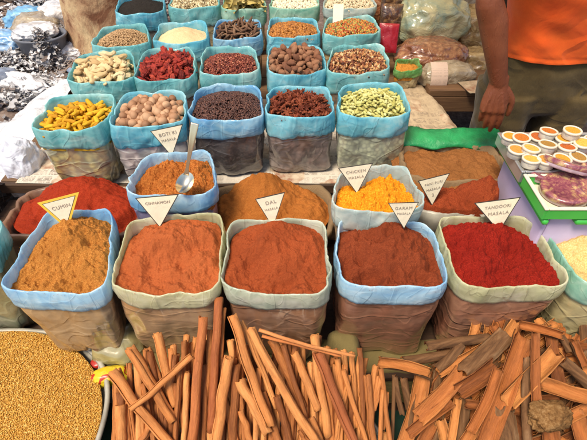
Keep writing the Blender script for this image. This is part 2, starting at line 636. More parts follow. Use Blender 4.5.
# ------------------------------------------------------------------ mid row
M1 = Sack([(146, 155), (211, 150), (217, 196), (120, 194)], .85, .56, 'blue-rimmed sack of rust-brown masala holding a steel spoon', BAND['sky'],
          body('M1', (.12, .10, .22), (.24, .20, .34), 0, 1.1, (.4, .42, .56), .5), 8, .86, .03, .26, .028, .04, (.1, .3))
M1.powder('rust_masala_powder', powder_mat('pw_rust', (.16, .035, .008), (.40, .12, .022), (.60, .25, .06), 200), 'coarse rust-brown masala around the steel spoon', lump=1.5, rough=1.1, detail=1.8)
M2 = Sack([(339, 169), (405, 164), (428, 210), (333, 212)], .85, .56, 'pearly blue-rimmed sack of bright yellow-orange flakes behind the garam masala', BAND['pearl'],
          body('M2', (.3, .2, .1), (.4, .3, .2), 0, 1), 9, .86, .035, .3, .04, .045, (.1, .2))
M2.powder('orange_flakes', powder_mat('pw_yel', (.50, .13, .006), (.76, .27, .010), (.88, .46, .04), 190), 'bright yellow-orange masala flakes with a white sign', lump=1.8, rough=1.2, detail=2)

# ------------------------------------------------------------------ rear rows
ZB, BS = .93, .645
rowB = dict(zr=ZB, zb=BS)


def rect(cx, w, yb, yf, k=.9, kf=1.0, dx=0):
    """rim seen at pixel centre cx: back width k*w, front width w"""
    return [(cx + dx - w / 2 * k, yb), (cx + dx + w / 2 * k, yb), (cx + w / 2, yf), (cx - w / 2, yf)]


B1 = Sack([(52, 97), (118, 94), (101, 131), (26, 131)], ZB, BS, 'teal-rimmed sack of bright yellow turmeric roots', BAND['teal'],
          body('B1', (.30, .20, .02), (.46, .36, .08), 34, 1.2, (.52, .54, .42), .5), 10, .88, .03, .3, .05, .02, (0, .2))
B2 = Sack([(123, 94), (186, 91), (185, 124), (105, 128)], ZB, BS, 'teal-rimmed sack of round pale brown nutmegs', BAND['aqua'],
          body('B2', (.3, .24, .2), (.5, .44, .4), 30, 1.2, (.6, .62, .62), .6), 11, .88, .03, .33, .04, .045, (0, .2))
B3 = Sack([(198, 86), (258, 84), (266, 119), (186, 121)], ZB, BS, 'azure-rimmed sack of tiny black-brown peppercorns', BAND['azure'],
          body('B3', (.02, .014, .013), (.05, .035, .03), 110, 1.3, (.16, .15, .15), .5), 12, .92, .025, .3, .025, .035, (0, .2))
B4 = Sack([(271, 86), (328, 86), (337, 117), (263, 118)], ZB, BS, 'turquoise-rimmed sack of reddish star anise', BAND['aqua'],
          body('B4', (.08, .045, .035), (.16, .11, .09), 40, 1.6, (.30, .26, .24), .6), 13, .92, .025, .33, .035, .035, (0, .2))
B5 = Sack([(341, 84), (401, 82), (412, 117), (337, 119)], ZB, BS, 'aqua-rimmed sack of pale green cardamom pods', BAND['aqua'],
          body('B5', (.22, .23, .12), (.34, .36, .20), 60, 1.0, (.42, .44, .36), .6), 14, .94, .025, .32, .03, .04, (0, .2))
C1 = Sack([(80, 54), (132, 51), (137, 81), (65, 84)], ZB, BS, 'teal-rimmed sack of knobbly beige dried ginger', BAND['teal'],
          body('C1', (.34, .25, .14), (.5, .4, .25), 30), 15, .9, .025, .36, .045, .02, (0, .2))
C2 = Sack([(146, 50), (193, 48), (196, 78), (131, 83)], ZB, BS, 'teal-rimmed sack of shrivelled dark red petals', BAND['teal'],
          body('C2', (.2, .04, .03), (.3, .08, .05), 30), 16, .9, .025, .36, .035, .04, (0, .2))
C3 = Sack([(205, 47), (254, 46), (261, 74), (197, 76)], ZB, BS, 'green-teal-rimmed sack of dark reddish-brown seed flakes', BAND['teal'],
          body('C3', (.1, .03, .02), (.15, .06, .04), 90), 17, .9, .025, .36, .03, .035, (0, .2))
C4 = Sack([(270, 46), (320, 46), (326, 73), (265, 75)], ZB, BS, 'aqua-rimmed sack of plump brown nuts', BAND['aqua'],
          body('C4', (.16, .07, .04), (.25, .12, .07), 40), 18, .9, .025, .36, .025, .04, (0, .2))
C5 = Sack([(332, 46), (383, 45), (392, 72), (326, 75)], ZB, BS, 'teal-rimmed sack of coarse mixed petals and spices', BAND['teal'],
          body('C5', (.2, .1, .04), (.35, .2, .1), 40), 19, .9, .025, .36, .025, .04, (0, .2))
D1 = Sack([(103, 27), (147, 24), (149, 46), (89, 47)], ZB, BS, 'teal-rimmed sack of tan cumin-like seeds', BAND['teal'],
          body('D1', (.25, .16, .08), (.36, .24, .12)), 20, .9, .02, .36, .03, .05, (0, .1))
D2 = Sack([(160, 23), (205, 21), (209, 42), (151, 45)], ZB, BS, 'aqua-rimmed sack of smooth cream semolina', BAND['aqua'],
          body('D2', (.5, .4, .25), (.6, .5, .3)), 21, .9, .02, .36, .03, .05, (0, .1))
D3 = Sack([(217, 20), (259, 19), (263, 38), (211, 40)], ZB, BS, 'azure-rimmed sack of long dark brown pods', BAND['azure'],
          body('D3', (.1, .06, .04), (.16, .1, .07)), 22, .9, .02, .36, .03, .035, (0, .1))
D4 = Sack([(270, 18), (315, 18), (321, 36), (266, 38)], ZB, BS, 'aqua-rimmed sack of golden orange raisins', BAND['aqua'],
          body('D4', (.35, .15, .03), (.5, .25, .05)), 23, .9, .02, .36, .025, .035, (0, .1))
D5 = Sack([(327, 17), (374, 16), (382, 34), (323, 37)], ZB, BS, 'teal-rimmed sack of red, yellow and green spice mix with a blank white card', BAND['teal'],
          body('D5', (.35, .15, .03), (.4, .3, .1)), 24, .9, .02, .36, .025, .045, (0, .1))
E1 = Sack([(121, -5), (163, -6), (165, 13), (112, 15)], ZB, BS, 'teal-rimmed sack of jet black seeds', BAND['aqua'],
          body('E1', (.02, .02, .02), (.05, .05, .05)), 25, .9, .02, .36, .02, .035, (0, .1))
E2 = Sack([(175, -5), (217, -5), (220, 7), (166, 9)], ZB, BS, 'teal-rimmed sack of speckled cream and brown seeds', BAND['teal'],
          body('E2', (.25, .2, .1), (.4, .35, .2)), 26, .9, .02, .36, .015, .035, (0, .1))
E3 = Sack([(226, -5), (264, -5), (266, 9), (220, 10)], ZB, BS, 'green-rimmed sack of yellow-green dried bay leaves', BAND['mint'],
          body('E3', (.25, .2, .1), (.4, .35, .2)), 27, .9, .02, .36, .02, .04, (0, .1))
E4 = Sack([(275, -8), (316, -8), (320, 8), (268, 10)], ZB, BS, 'mint-rimmed sack of white grains behind the raisins', BAND['mint'],
          body('E4', (.5, .45, .3), (.6, .55, .4)), 28, .9, .02, .36, .02, .035, (0, .1))
E5 = Sack([(328, -8), (369, -8), (379, 8), (322, 10)], ZB, BS, 'clear-rimmed sack of off-white grains behind the colourful mix', BAND['pearl'],
          body('E5', (.5, .45, .3), (.6, .55, .4)), 29, .9, .02, .2, .02, .035, (0, .1))
RS = Sack([(396, 60), (419, 58), (421, 70), (394, 72)], .80, .685, 'small green-rimmed sack of orange-brown powder beside the cardamom', BAND['green'],
          body('RS', (.30, .22, .08), (.42, .32, .12)), 30, .92, .012, .34, .015, .015, (0, .1), crump=.6)
RS.powder('orange_brown_powder', powder_mat('pw_ob', (.3, .12, .02), (.5, .22, .04), None, 300), 'orange-brown powder in the small green-rimmed sack', N=24)

# -- countable contents
m_turm = piece_mat('turmeric_skin', (.42, .17, .002), (.66, .34, .004), (.80, .48, .02), 30, .6, .65, stretch=(1, 1, 1))
m_ging = piece_mat('ginger_skin', (.50, .32, .14), (.72, .54, .28), (.84, .70, .44), 45, .7, .8)
m_nut = piece_mat('nutmeg_skin', (.20, .09, .04), (.40, .21, .11), (.58, .37, .22), 60, .4, .55)
m_card = piece_mat('cardamom_skin', (.36, .33, .07), (.56, .54, .18), (.74, .72, .34), 60, .6, .65, stretch=(1, 4, 4))
m_star = piece_mat('star_anise_skin', (.09, .016, .006), (.22, .045, .018), (.36, .10, .04), 60, .6, .55)
m_petal = piece_mat('red_petal_skin', (.14, .010, .008), (.34, .026, .016), (.52, .07, .035), 50, .8, .5)
m_brown = piece_mat('brown_nut_skin', (.13, .045, .022), (.24, .10, .05), (.38, .19, .10), 60, .8, .6)
m_pod = piece_mat('dark_pod_skin', (.07, .03, .016), (.15, .075, .04), (.26, .15, .085), 60, .7, .65, stretch=(1, 5, 5))
m_leaf = piece_mat('bay_leaf_skin', (.28, .20, .05), (.46, .36, .11), (.60, .50, .22), 18, .5, .6)
m_mixr = piece_mat('mix_skin', (.10, .02, .012), (.34, .12, .04), (.62, .42, .18), 30, .6, .6, attr=True)


def root_shape(k, knob):
    def fn(v, i):
        L = 1.0
        x = v.x * L
        w = .29 * (1 - .25 * abs(v.x) ** 3)
        bend = .08 * math.sin(v.x * 2 + i)
        r = 1 + knob * noise.noise(Vector((v.x * 3.2, v.y * 1.4, v.z * 1.4 + i * 9)))
        r += .10 * abs(math.sin(v.x * 8 + i)) ** .5 + .16 * noise.noise(Vector((v.x * 7, v.y * 3 + i, v.z * 3))) * (1 if k == 't' else .3)
        r /= max(.2, math.sqrt(max(0, 1 - v.x * v.x))) ** .85
        return Vector((x, v.y * w * r + bend, v.z * w * r * .9 + .05 * noise.noise(Vector((v.x * 2, i * 4, 0)))))
    return fn


def ginger_fn(v, i):
    x = v.x
    r = .30 * (1 + .75 * noise.noise(Vector((v.x * 2.1, v.y * 1.3 + i * 7, v.z * 1.3))) + .2 * noise.noise(Vector((v.x * 6, v.y * 3, v.z * 3 + i))))
    r /= max(.3, math.sqrt(max(0, 1 - v.x * v.x))) ** .5
    return Vector((x, v.y * r * 1.25 + .22 * math.sin(x * 2.6 + i * 2), v.z * r * .9))


mT = shape(root_shape('t', .25), m_turm, 3, 6)
mG = shape(ginger_fn, m_ging, 3, 7)
mN = shape(lambda v, i: Vector((v.x * 1.12, v.y * .96, v.z * .96)) * (1 + .05 * noise.noise(v * 1.6 + Vector((i * 5, 0, 0)))), m_nut, 3, 4)
mC = shape(lambda v, i: Vector((v.x * 1.0, v.y * .46 * (1 - .3 * abs(v.x)) * (1 + .12 * math.cos(3 * math.atan2(v.z, v.y))), v.z * .42 * (1 + .12 * math.cos(3 * math.atan2(v.z, v.y))))), m_card, 2, 4)
mB = shape(lambda v, i: Vector((v.x * 1.0, v.y * .72, v.z * .6)) * (1 + .22 * noise.noise(v * 2.4 + Vector((i * 5, 0, 0)))), m_brown, 3, 6)
mP = shape(lambda v, i: Vector((v.x, v.y * .22 * (1 - .4 * v.x * v.x) * (1 + .4 * noise.noise(v * 3 + Vector((i * 4, 0, 0)))) + .07 * math.sin(v.x * 2 + i), v.z * .2)), m_pod, 2, 5)
mR = shape(lambda v, i: Vector((v.x * 1.0 + .25 * noise.noise(v * 2 + Vector((i, 3, 1))), v.y * .5, v.z * .34)) * (1 + .9 * noise.noise(v * 2.2 + Vector((i * 5, 0, 2)))), m_petal, 3, 7)


def star_mesh(i):
    mb = MB()
    rnd = random.Random(i)
    for k in range(8):
        a = 2 * math.pi * k / 8 + rnd.uniform(-.1, .1)
        d = Vector((math.cos(a), math.sin(a), rnd.uniform(-.05, .22)))
        L = rnd.uniform(.8, 1.05)
        s_ = Vector((-math.sin(a), math.cos(a), 0))
        rows = []
        for t, w, h in ((.05, .07, .10), (.3, .13, .16), (.6, .17, .2), (.85, .09, .14), (1.0, .02, .05)):
            c = d * t * L
            rows.append([c + s_ * w + Vector((0, 0, h)), c + s_ * .02 + Vector((0, 0, h * .25)), c - s_ * w + Vector((0, 0, h)), c - s_ * w * .8 + Vector((0, 0, -.06)), c + Vector((0, 0, -h * .8)), c + s_ * w * .8 + Vector((0, 0, -.06))])
        mb.grid(rows, True, 0, True, True)
    mb.tube([(0, 0, -.1), (0, 0, .15)], .1, 6)
    me = mesh(mb.v, mb.f)
    me.materials.append(m_star)
    return me


mS = [star_mesh(i) for i in range(4)]


def leaf_mesh(i):
    mb = MB(); rows = []
    for a in range(9):
        t = a / 8
        w = .34 * math.sin(math.pi * min(1, t * .95 + .03)) ** .8
        row = []
        for b in range(5):
            s_ = b / 2 - 1
            row.append(Vector((t * 2 - 1, s_ * w, .12 * s_ * s_ + .14 * math.sin(t * 4 + i) + .03 * math.sin(t * 19 + b))))
        rows.append(row)
    mb.grid(rows, False)
    rows2 = [[v + Vector((0, 0, -.012)) for v in reversed(r)] for r in rows]
    mb.grid(rows2, False)
    me = mesh(mb.v, mb.f); me.materials.append(m_leaf)
    me.polygons.foreach_set('use_smooth', [True] * len(me.polygons))
    return me


mL = [leaf_mesh(i) for i in range(5)]


def fillstuff(s, name, mat, label):
    s.under(name, mat, label, 'spice fill')


dark_t = plain('fill_turmeric', (.48, .27, .01), .9)
fillstuff(B1, 'turmeric_fill', dark_t, 'broken yellow turmeric bits under the turmeric roots')
place('turmeric_root', mT, B1.stack(230, .018, .012, .92), .0255, 'bright yellow finger-shaped turmeric root in the teal-rimmed sack', 'turmeric', 'turmeric roots heaped in a sack', .16)
fillstuff(B2, 'nutmeg_fill', plain('fill_nut', (.16, .08, .04), .9), 'brown husk dust under the nutmegs')
place('nutmeg', mN, B2.stack(135, .016, .022, .96), .0165, 'round pale brown nutmeg in the heap in the teal-rimmed sack', 'nutmeg', 'nutmegs heaped in a sack', .8)
fillstuff(B4, 'star_anise_fill', plain('fill_star', (.07, .018, .01), .9), 'dark red crumbs under the star anise')
place('star_anise', mS, B4.stack(150, .02, .010, .98), .0215, 'reddish-brown eight-pointed star anise in the turquoise-rimmed sack', 'star anise', 'star anise heaped in a sack', .55)
fillstuff(B5, 'cardamom_fill', plain('fill_card', (.30, .27, .08), .9), 'broken green husks under the cardamom pods')
place('cardamom_pod', mC, B5.stack(295, .0125, .009, .98, 70), .0128, 'pale yellow-green cardamom pod in the aqua-rimmed sack', 'cardamom pod', 'cardamom pods heaped in a sack', .3)
fillstuff(C1, 'ginger_fill', plain('fill_ging', (.32, .19, .08), .9), 'beige crumbs under the dried ginger')
place('ginger_root', mG, C1.stack(105, .026, .018, .90), .036, 'knobbly beige dried ginger root in the teal-rimmed sack', 'ginger root', 'dried ginger heaped in a sack', .2)
fillstuff(C2, 'petal_fill', plain('fill_petal', (.16, .015, .01), .9), 'dark red crumbs under the shrivelled petals')
place('dried_petal', mR, C2.stack(130, .02, .013, .96), .026, 'shrivelled dark red dried petal in the sack beside the ginger', 'dried petal', 'dried red petals heaped in a sack', .6)
fillstuff(C4, 'nut_fill', plain('fill_brown', (.10, .04, .02), .9), 'brown crumbs under the plump nuts')
place('brown_nut', mB, C4.stack(140, .017, .017, .97), .020, 'plump wrinkled brown nut in the sack behind the star anise', 'nut', 'brown nuts heaped in a sack', .6)
fillstuff(D3, 'pod_fill', plain('fill_pod', (.06, .03, .02), .9), 'dark crumbs under the long pods')
place('dark_pod', mP, D3.stack(120, .022, .009, .93), .032, 'long dark brown pod in the azure-rimmed sack behind the seed flakes', 'spice pod', 'dark pods heaped in a sack', .45)
fillstuff(E3, 'leaf_fill', plain('fill_leaf', (.22, .16, .05), .9), 'crumbled leaves under the bay leaves')
place('bay_leaf', mL, E3.stack(70, .03, .006, .9), .055, 'yellow-green dried bay leaf in the green-rimmed sack', 'bay leaf', 'bay leaves heaped in a sack', .5)

# -- uncountable contents
T_SEED = (ICO[1][0], ICO[1][1])


def seeds(s, name, under_mat, mat, N, size, aspect, label, layers=1.5, lift=.3):
    s.under(name + '_bed', under_mat, label.replace('heap of', 'bed below the'), 'seed bed')
    M, T = [], []
    for i in range(N):
        u, v = s.rnd_uv(.985)
        p = s.surf(u, v)
        h = .006 * noise.noise(p * 20) + size * random.random() * layers * lift
        M.append(m4((p.x, p.y, p.z + h + .004), (random.random() * 6, random.random() * 6, random.random() * 6), (size * aspect[0] * random.uniform(.8, 1.2), size * aspect[1], size * aspect[2])))
        T.append(random.random())
    scatter(name, [T_SEED], M, T, mat, label, 'spice')


def tint_mat(name, stops, rough=.6):
    t = NT(name)
    col = t.ramp(t.attr('tint'), stops)
    return t.done(col, None, rough, Specular_IOR_Level=.4)


seeds(B3, 'peppercorns', plain('bed_pep', (.04, .018, .013), .9), tint_mat('peppercorn', [(0, (.025, .010, .008)), (.6, (.075, .028, .02)), (1, (.17, .075, .05))], .45), 4200, .0034, (1, 1, 1), 'heap of tiny black-brown peppercorns in the azure-rimmed sack', 2.5)
seeds(C3, 'seed_flakes', plain('bed_c3', (.10, .02, .012), .9), tint_mat('seedflake', [(0, (.06, .010, .008)), (.6, (.18, .035, .02)), (.9, (.34, .09, .05)), (1, (.55, .25, .14))]), 2600, .005, (1.2, .8, .5), 'heap of dark reddish-brown seed flakes', 2.5)
seeds(C5, 'mixed_spice_petals', plain('bed_c5', (.20, .09, .03), .9), tint_mat('mixpet', [(0, (.04, .013, .010)), (.35, (.17, .05, .022)), (.65, (.36, .14, .05)), (.85, (.48, .28, .11)), (1, (.60, .46, .26))]), 1100, .010, (1.3, .7, .35), 'heap of coarse mixed petals and spice pieces', 2.2)
seeds(D1, 'tan_seeds', plain('bed_d1', (.40, .25, .12), .9), tint_mat('tanseed', [(0, (.28, .16, .07)), (1, (.60, .40, .21))]), 2400, .0042, (1.5, .6, .6), 'heap of tan cumin-like seeds', 2)
D2.powder('cream_semolina', powder_mat('pw_sem', (.62, .44, .22), (.78, .58, .32), (.86, .70, .45), 380), 'smooth cream semolina heaped in the aqua-rimmed sack', N=30, rough=.3, detail=.4)
seeds(D4, 'golden_raisins', plain('bed_d4', (.36, .12, .02), .9), tint_mat('raisin', [(0, (.18, .06, .012)), (1, (.48, .20, .035))], .5), 1500, .0085, (1.2, .8, .7), 'heap of golden orange raisins', 2.2)
seeds(D5, 'colourful_spice_mix', plain('bed_d5', (.34, .14, .03), .9), tint_mat('confetti', [(0, (.26, .03, .01)), (.3, (.42, .09, .02)), (.55, (.50, .24, .04)), (.72, (.40, .34, .08)), (.86, (.14, .17, .04)), (1, (.07, .03, .02))], .5), 1700, .0075, (1.2, .9, .7), 'heap of red, yellow and green spice mix', 2.2)
E1.powder('black_seeds', powder_mat('pw_blk', (.010, .009, .008), (.022, .018, .015), (.05, .042, .035), 420), 'jet black small seeds in the teal-rimmed sack', N=30, rough=.3)
seeds(E2, 'speckled_seeds', plain('bed_e2', (.34, .26, .12), .9), tint_mat('speck', [(0, (.10, .07, .04)), (.35, (.30, .22, .10)), (1, (.78, .70, .46))]), 1200, .009, (1.2, .8, .6), 'heap of speckled cream and brown seeds', 2)
seeds(E4, 'white_grains', plain('bed_e4', (.60, .52, .36), .9), tint_mat('wgrain', [(0, (.55, .47, .32)), (1, (.82, .76, .60))]), 1500, .007, (1.3, .8, .7), 'heap of white grains behind the raisins', 2)
seeds(E5, 'off_white_grains', plain('bed_e5', (.50, .42, .28), .9), tint_mat('ograin', [(0, (.45, .36, .22)), (1, (.72, .64, .46))]), 1500, .006, (1.3, .8, .7), 'heap of off-white grains behind the colourful mix', 2)

# spilled crumbs on the folded rims and the boards in front of the sacks
for S_, pm, nm in ((A1, (.46, .175, .02), 'ochre'), (A2, (.43, .10, .03), 'orange-red'), (A3, (.33, .066, .019), 'red-orange'), (A4, (.23, .044, .014), 'brick red'), (A5, (.22, .008, .006), 'crimson'), (M1, (.40, .12, .022), 'rust'), (M2, (.76, .27, .01), 'yellow-orange')):
    M, T = [], []
    for i in range(170):
        a = random.random() * 6.2832
        t_ = abs(random.gauss(0, .03)) if i % 4 else -.004
        q = S_.pt(a, t_ if t_ > 0 else 0, -.006 if i % 2 else .0035, crease=1)
        if t_ > 0 and i % 2: q = S_.pt(a, min(.12, t_ * 2.5), -.008, crease=1)
        z_ = random.uniform(.0004, .0010)
        M.append(m4(q, (random.random() * 6, random.random() * 6, 0), (z_, z_, z_ * .8))); T.append(random.random())
    scatter('spilled_crumbs', [T_SEED], M, T, tint_mat('crumbs_' + nm.replace('-', '_'), [(0, tuple(k * .7 for k in pm)), (1, tuple(min(1, k * 1.3) for k in pm))], .9), nm + ' powder crumbs clinging to the folded rim of its sack', 'crumbs')

# ------------------------------------------------------------------ loose heaps between the rows
def heap(name, px, z, mat, label, peaks, cx, cy, rx, ry, h0=.0, lump=.4, N=80, seed=3, cat='ground spice', sq=2.6):
    """free heap: ellipse footprint with one or more cones of powder"""
    rows = []
    for gr in sq_grid(130, sq):
        row = []
        for (u, v) in gr:
            r = (abs(u) ** sq + abs(v) ** sq) ** (1 / sq)
            x, y = cx + u * rx, cy + v * ry
            zz = h0
            for (qx, qy, qh, qr) in peaks:
                d = math.hypot(x - qx, (y - qy) * 1.1)
                d = math.sqrt(d * d + .0001)
                zz = max(zz, h0 + (qh - h0) * max(0, 1 - d / qr) ** 1.05)
            zz *= sstep(1.0, .82, r) if r > .82 else 1
            e = 1 if r < .95 else .3
            zz += (.018 * fbm((x * 10, y * 10, seed), 3) + .006 * fbm((x * 40, y * 40, seed), 4) + .002 * noise.noise(Vector((x * 190, y * 190, seed)))) * e
            d = noise.voronoi(Vector((x * 50, y * 50, seed)))[0]
            zz += lump * (.5 - d[0]) * .010
            row.append(Vector((x, y, z + zz)))
        rows.append(row[::-1])
    mb = MB(); mb.grid(rows, False)
    return tag(mb.build(name, mat), label, cat, None, 'stuff')


def shallow_tray(cx, cy, rx, ry, z0, z1, mat, label, seed=1, wall=.02, n=5):
    root = empty('spread_sack', (cx, cy, z0), label, 'sack')
    mb = MB(); rows = []
    T = 120
    for (t, off) in ((0, -.03), (.3, -.01), (.7, 0), (1.0, 0), (1.03, -.008), (1.0, -.016), (.6, -.02), (.25, -.03)):
        row = []
        for k in range(T):
            a = 2 * math.pi * k / T
            u, v = sq_dir(a, n)
            w = .012 * noise.noise(Vector((u * 4, v * 4, seed))) + .004 * noise.noise(Vector((u * 12, v * 12, seed + t * 3)))
            row.append(Vector((cx + u * (rx + off + w), cy + v * (ry + off + w), z0 + (z1 - z0) * t + .012 * noise.noise(Vector((u * 3, v * 3, seed + 5))) * t)))
        rows.append(row)
    mb.grid(rows, True, 0, True)
    mb.build('side_wall', mat, root)
    return root


def burlap_mat(name, a, b, scale=260):
    t = NT(name)
    w1 = t.new('ShaderNodeTexWave', bands_direction='X'); w1.inputs['Scale'].default_value = scale * .5
    w2 = t.new('ShaderNodeTexWave', bands_direction='Y'); w2.inputs['Scale'].default_value = scale * .5
    for w in (w1, w2):
        w.inputs['Distortion'].default_value = 1.5
        t.l.new(t.tc.outputs['Object'], w.inputs['Vector'])
    h = t.math('MULTIPLY', w1.outputs['Fac'], w2.outputs['Fac'])
    col = t.mix(h, a, b)
    col = t.mix(t.math('MULTIPLY', t.noise(8, 5), .5), col, tuple(k * .6 for k in a))
    return t.done(col, t.bump(h, .5, .002), .95)


m_burlap = burlap_mat('burlap', (.22, .14, .07), (.36, .25, .13))
m_burlap_o = burlap_mat('burlap_olive', (.17, .13, .045), (.30, .24, .09))
pw_red = powder_mat('pw_red', (.18, .014, .006), (.33, .030, .010), (.46, .07, .02), 460)
pw_or = powder_mat('pw_or2', (.24, .070, .014), (.38, .125, .024), (.50, .20, .045), 460)
pw_bro = powder_mat('pw_brown', (.16, .060, .018), (.27, .105, .030), (.38, .17, .06), 400)
pw_rb = powder_mat('pw_redbrown', (.14, .020, .008), (.26, .045, .014), (.38, .09, .03), 420)

p = at(80, 200, .66)
shallow_tray(p.x, 1.40, .265, .155, .56, .645, plain('clear_sack', (.22, .12, .07), .4, .3, 12), 'wide sack spread open around the scarlet powder behind the cumin', 3)
heap('scarlet_powder', None, .62, pw_red, 'scarlet powder heaped behind the blue-rimmed cumin sack', [(at(66, 184, .79).x, 1.48, .125, .21), (at(114, 195, .70).x, 1.42, .07, .22)], p.x, 1.41, .255, .15, .03, .5, seed=4)
p = at(270, 196, .68)
shallow_tray(p.x, 1.41, .255, .155, .56, .645, m_burlap, 'wide burlap sack spread open around the amber powder cone', 5)
heap('amber_powder', None, .62, pw_or, 'amber orange powder cone behind the dal masala sign', [(at(262, 184, .79).x, 1.48, .155, .19), (at(305, 200, .7).x, 1.42, .06, .2), (at(225, 200, .7).x, 1.40, .06, .2)], p.x, 1.41, .24, .145, .02, .8, seed=8)
# tall brown flat sack with green cloth behind
p = at(455, 165, .74)
shallow_tray(p.x - .005, 1.585, .215, .135, .56, .745, m_burlap, 'large burlap sack filled level with light brown powder', 7)
heap('light_brown_powder', None, .71, pw_bro, 'light brown powder levelled in the large burlap sack', [(p.x, 1.6, .02, .9)], p.x - .005, 1.585, .245, .16, .02, .05, seed=9, sq=6)
p2 = at(455, 190, .74)
shallow_tray(p2.x + .01, 1.375, .17, .07, .56, .70, plain('grey_sheet', (.34, .33, .28), .4, .3, 12), 'low grey plastic-edged sack around the red-brown powder', 11, n=3.5)
heap('red_brown_powder', None, .665, pw_rb, 'red-brown powder with two peaks in front of the light brown powder', [(at(440, 186, .74).x, 1.375, .085, .24), (at(482, 178, .76).x, 1.40, .15, .17)], p2.x + .01, 1.375, .165, .075, .02, .8, seed=12)
# green cloth roll
mb = MB(); rows = []
for i in range(60):
    t = i / 59
    x = at(402, 152, .77).x + t * .46
    row = []
    for k in range(18):
        a = 2 * math.pi * k / 18
        r = .034 + .008 * noise.noise(Vector((x * 9, math.cos(a) * 2, math.sin(a) * 2)))
        fo = .006 * noise.noise(Vector((x * 14, math.cos(a) * 3, 7))) + .004 * abs(noise.noise(Vector((x * 30, math.sin(a) * 2, 2))))
        row.append(Vector((x, 1.76 + math.cos(a) * r * 1.7 + .01 * math.sin(x * 7) + fo, .752 + .012 * (1 - t) + math.sin(a) * r * .55 + .3 * math.cos(a) * r + fo)))
    rows.append(row)
mb.grid(rows, True, 0, True, True)
tag(mb.build('green_cloth', plain('green_plastic', (.012, .22, .07), .45, .45, 9, .5, .01)), 'rolled bright green plastic cloth behind the light brown powder', 'cloth')

# ------------------------------------------------------------------ stall furniture
m_dark = wood_mat('dark_wood', (.035, .018, .010), (.09, .045, .022))
m_wood = wood_mat('brown_wood', (.10, .05, .022), (.20, .11, .05))
sh = empty('display_shelf', (-.27, 2.4, 0), 'dark wooden shelf under the rear rows of sacks', 'shelf')
mb = MB()
for i in range(9):
    mb.box((-.27, 1.71 + i * .205, .617), (2.02, .20, .03), 0, None, .003)
mb.build('top_board', m_wood, sh, False)
mb = MB(); mb.box((-.27, 1.593, .607), (2.02, .026, .05), 0, None, .004); mb.build('front_edge', m_dark, sh, False)
for x in (-1.22, -.27, .68):
    for y in (1.66, 3.4):
        mb = MB(); mb.box((x, y, .30), (.06, .06, .60), 0, None, .004); mb.build('leg', m_dark, sh, False)


def newsprint(name='newsprint', base=(.62, .52, .38), pics=.8):
    t = NT(name)
    v = t.mapping((1, 1, 1))
    br = t.new('ShaderNodeTexBrick')
    br.inputs['Scale'].default_value = 1
    br.inputs['Brick Width'].default_value = .075; br.inputs['Row Height'].default_value = .055
    br.inputs['Mortar Size'].default_value = .006
    t.l.new(v, br.inputs['Vector'])
    br.inputs['Color1'].default_value = (0.2, 0.2, 0.2, 1); br.inputs['Color2'].default_value = (1, 1, 1, 1); br.inputs['Mortar'].default_value = (0, 0, 0, 1)
    lines = t.new('ShaderNodeTexWave', bands_direction='Y'); lines.inputs['Scale'].default_value = 34; lines.inputs['Distortion'].default_value = .3
    t.l.new(v, lines.inputs['Vector'])
    words = t.noise(150, 2, t.mapping((1, .5, 1)))
    txt = t.math('MULTIPLY', t.ramp(lines.outputs['Fac'], [(.45, (0, 0, 0)), (.6, (1, 1, 1))]), t.ramp(words, [(.4, (0, 0, 0)), (.5, (1, 1, 1))]))
    txt = t.math('MULTIPLY', txt, t.math('MULTIPLY', br.outputs['Color'], 1.0))
    col = t.mix(t.math('MULTIPLY', txt, 1.0 if pics else .22), base, (.16, .12, .09))
    vb = t.new('ShaderNodeTexVoronoi', feature='F1', distance='CHEBYCHEV'); vb.inputs['Scale'].default_value = 8
    t.l.new(t.tc.outputs['Object'], vb.inputs['Vector']); pic = vb.outputs['Color']
    sepn = t.new('ShaderNodeSeparateColor'); t.l.new(pic, sepn.inputs[0])
    pf = t.math('MULTIPLY', t.math('GREATER_THAN', sepn.outputs[0], .62), pics)
    col = t.mix(pf, col, t.ramp(t.noise(20, 3), [(.35, (.30, .12, .06)), (.5, (.45, .33, .22)), (.65, (.60, .48, .34))]))
    return t.done(col, t.bump(t.noise(14, 4), .4, .01), .85)


m_news = newsprint('newsprint', (.46, .36, .24))
m_news2 = newsprint('newsprint_pale', (.60, .54, .45))


def paper_sheet(name, x0, x1, y0, y1, z, mat, label, rot=0, amp=.004, cat='newspaper', drop=None, seed=1, th=.002):
    cx, cy = (x0 + x1) / 2, (y0 + y1) / 2
    mb = MB()
    for side in (0, 1):
        rows = []
        for i in range(41):
            row = []
            for j in range(41):
                x = (x0 - cx) + (x1 - x0) * i / 40; y = (y0 - cy) + (y1 - y0) * j / 40
                zz = amp * (1 + noise.noise(Vector((x * 9, y * 9, seed)))) + amp * .5 * abs(noise.noise(Vector((x * 22, y * 22, seed))))
                if drop: zz += drop(x, y)
                row.append(Vector((x, y, zz - side * th)))
            rows.append(row if side == 0 else row[::-1])
        mb.grid(rows, False)
    o = mb.build(name, mat, loc=(cx, cy, z))
    o.rotation_euler = (0, 0, rot)
    return tag(o, label, cat)


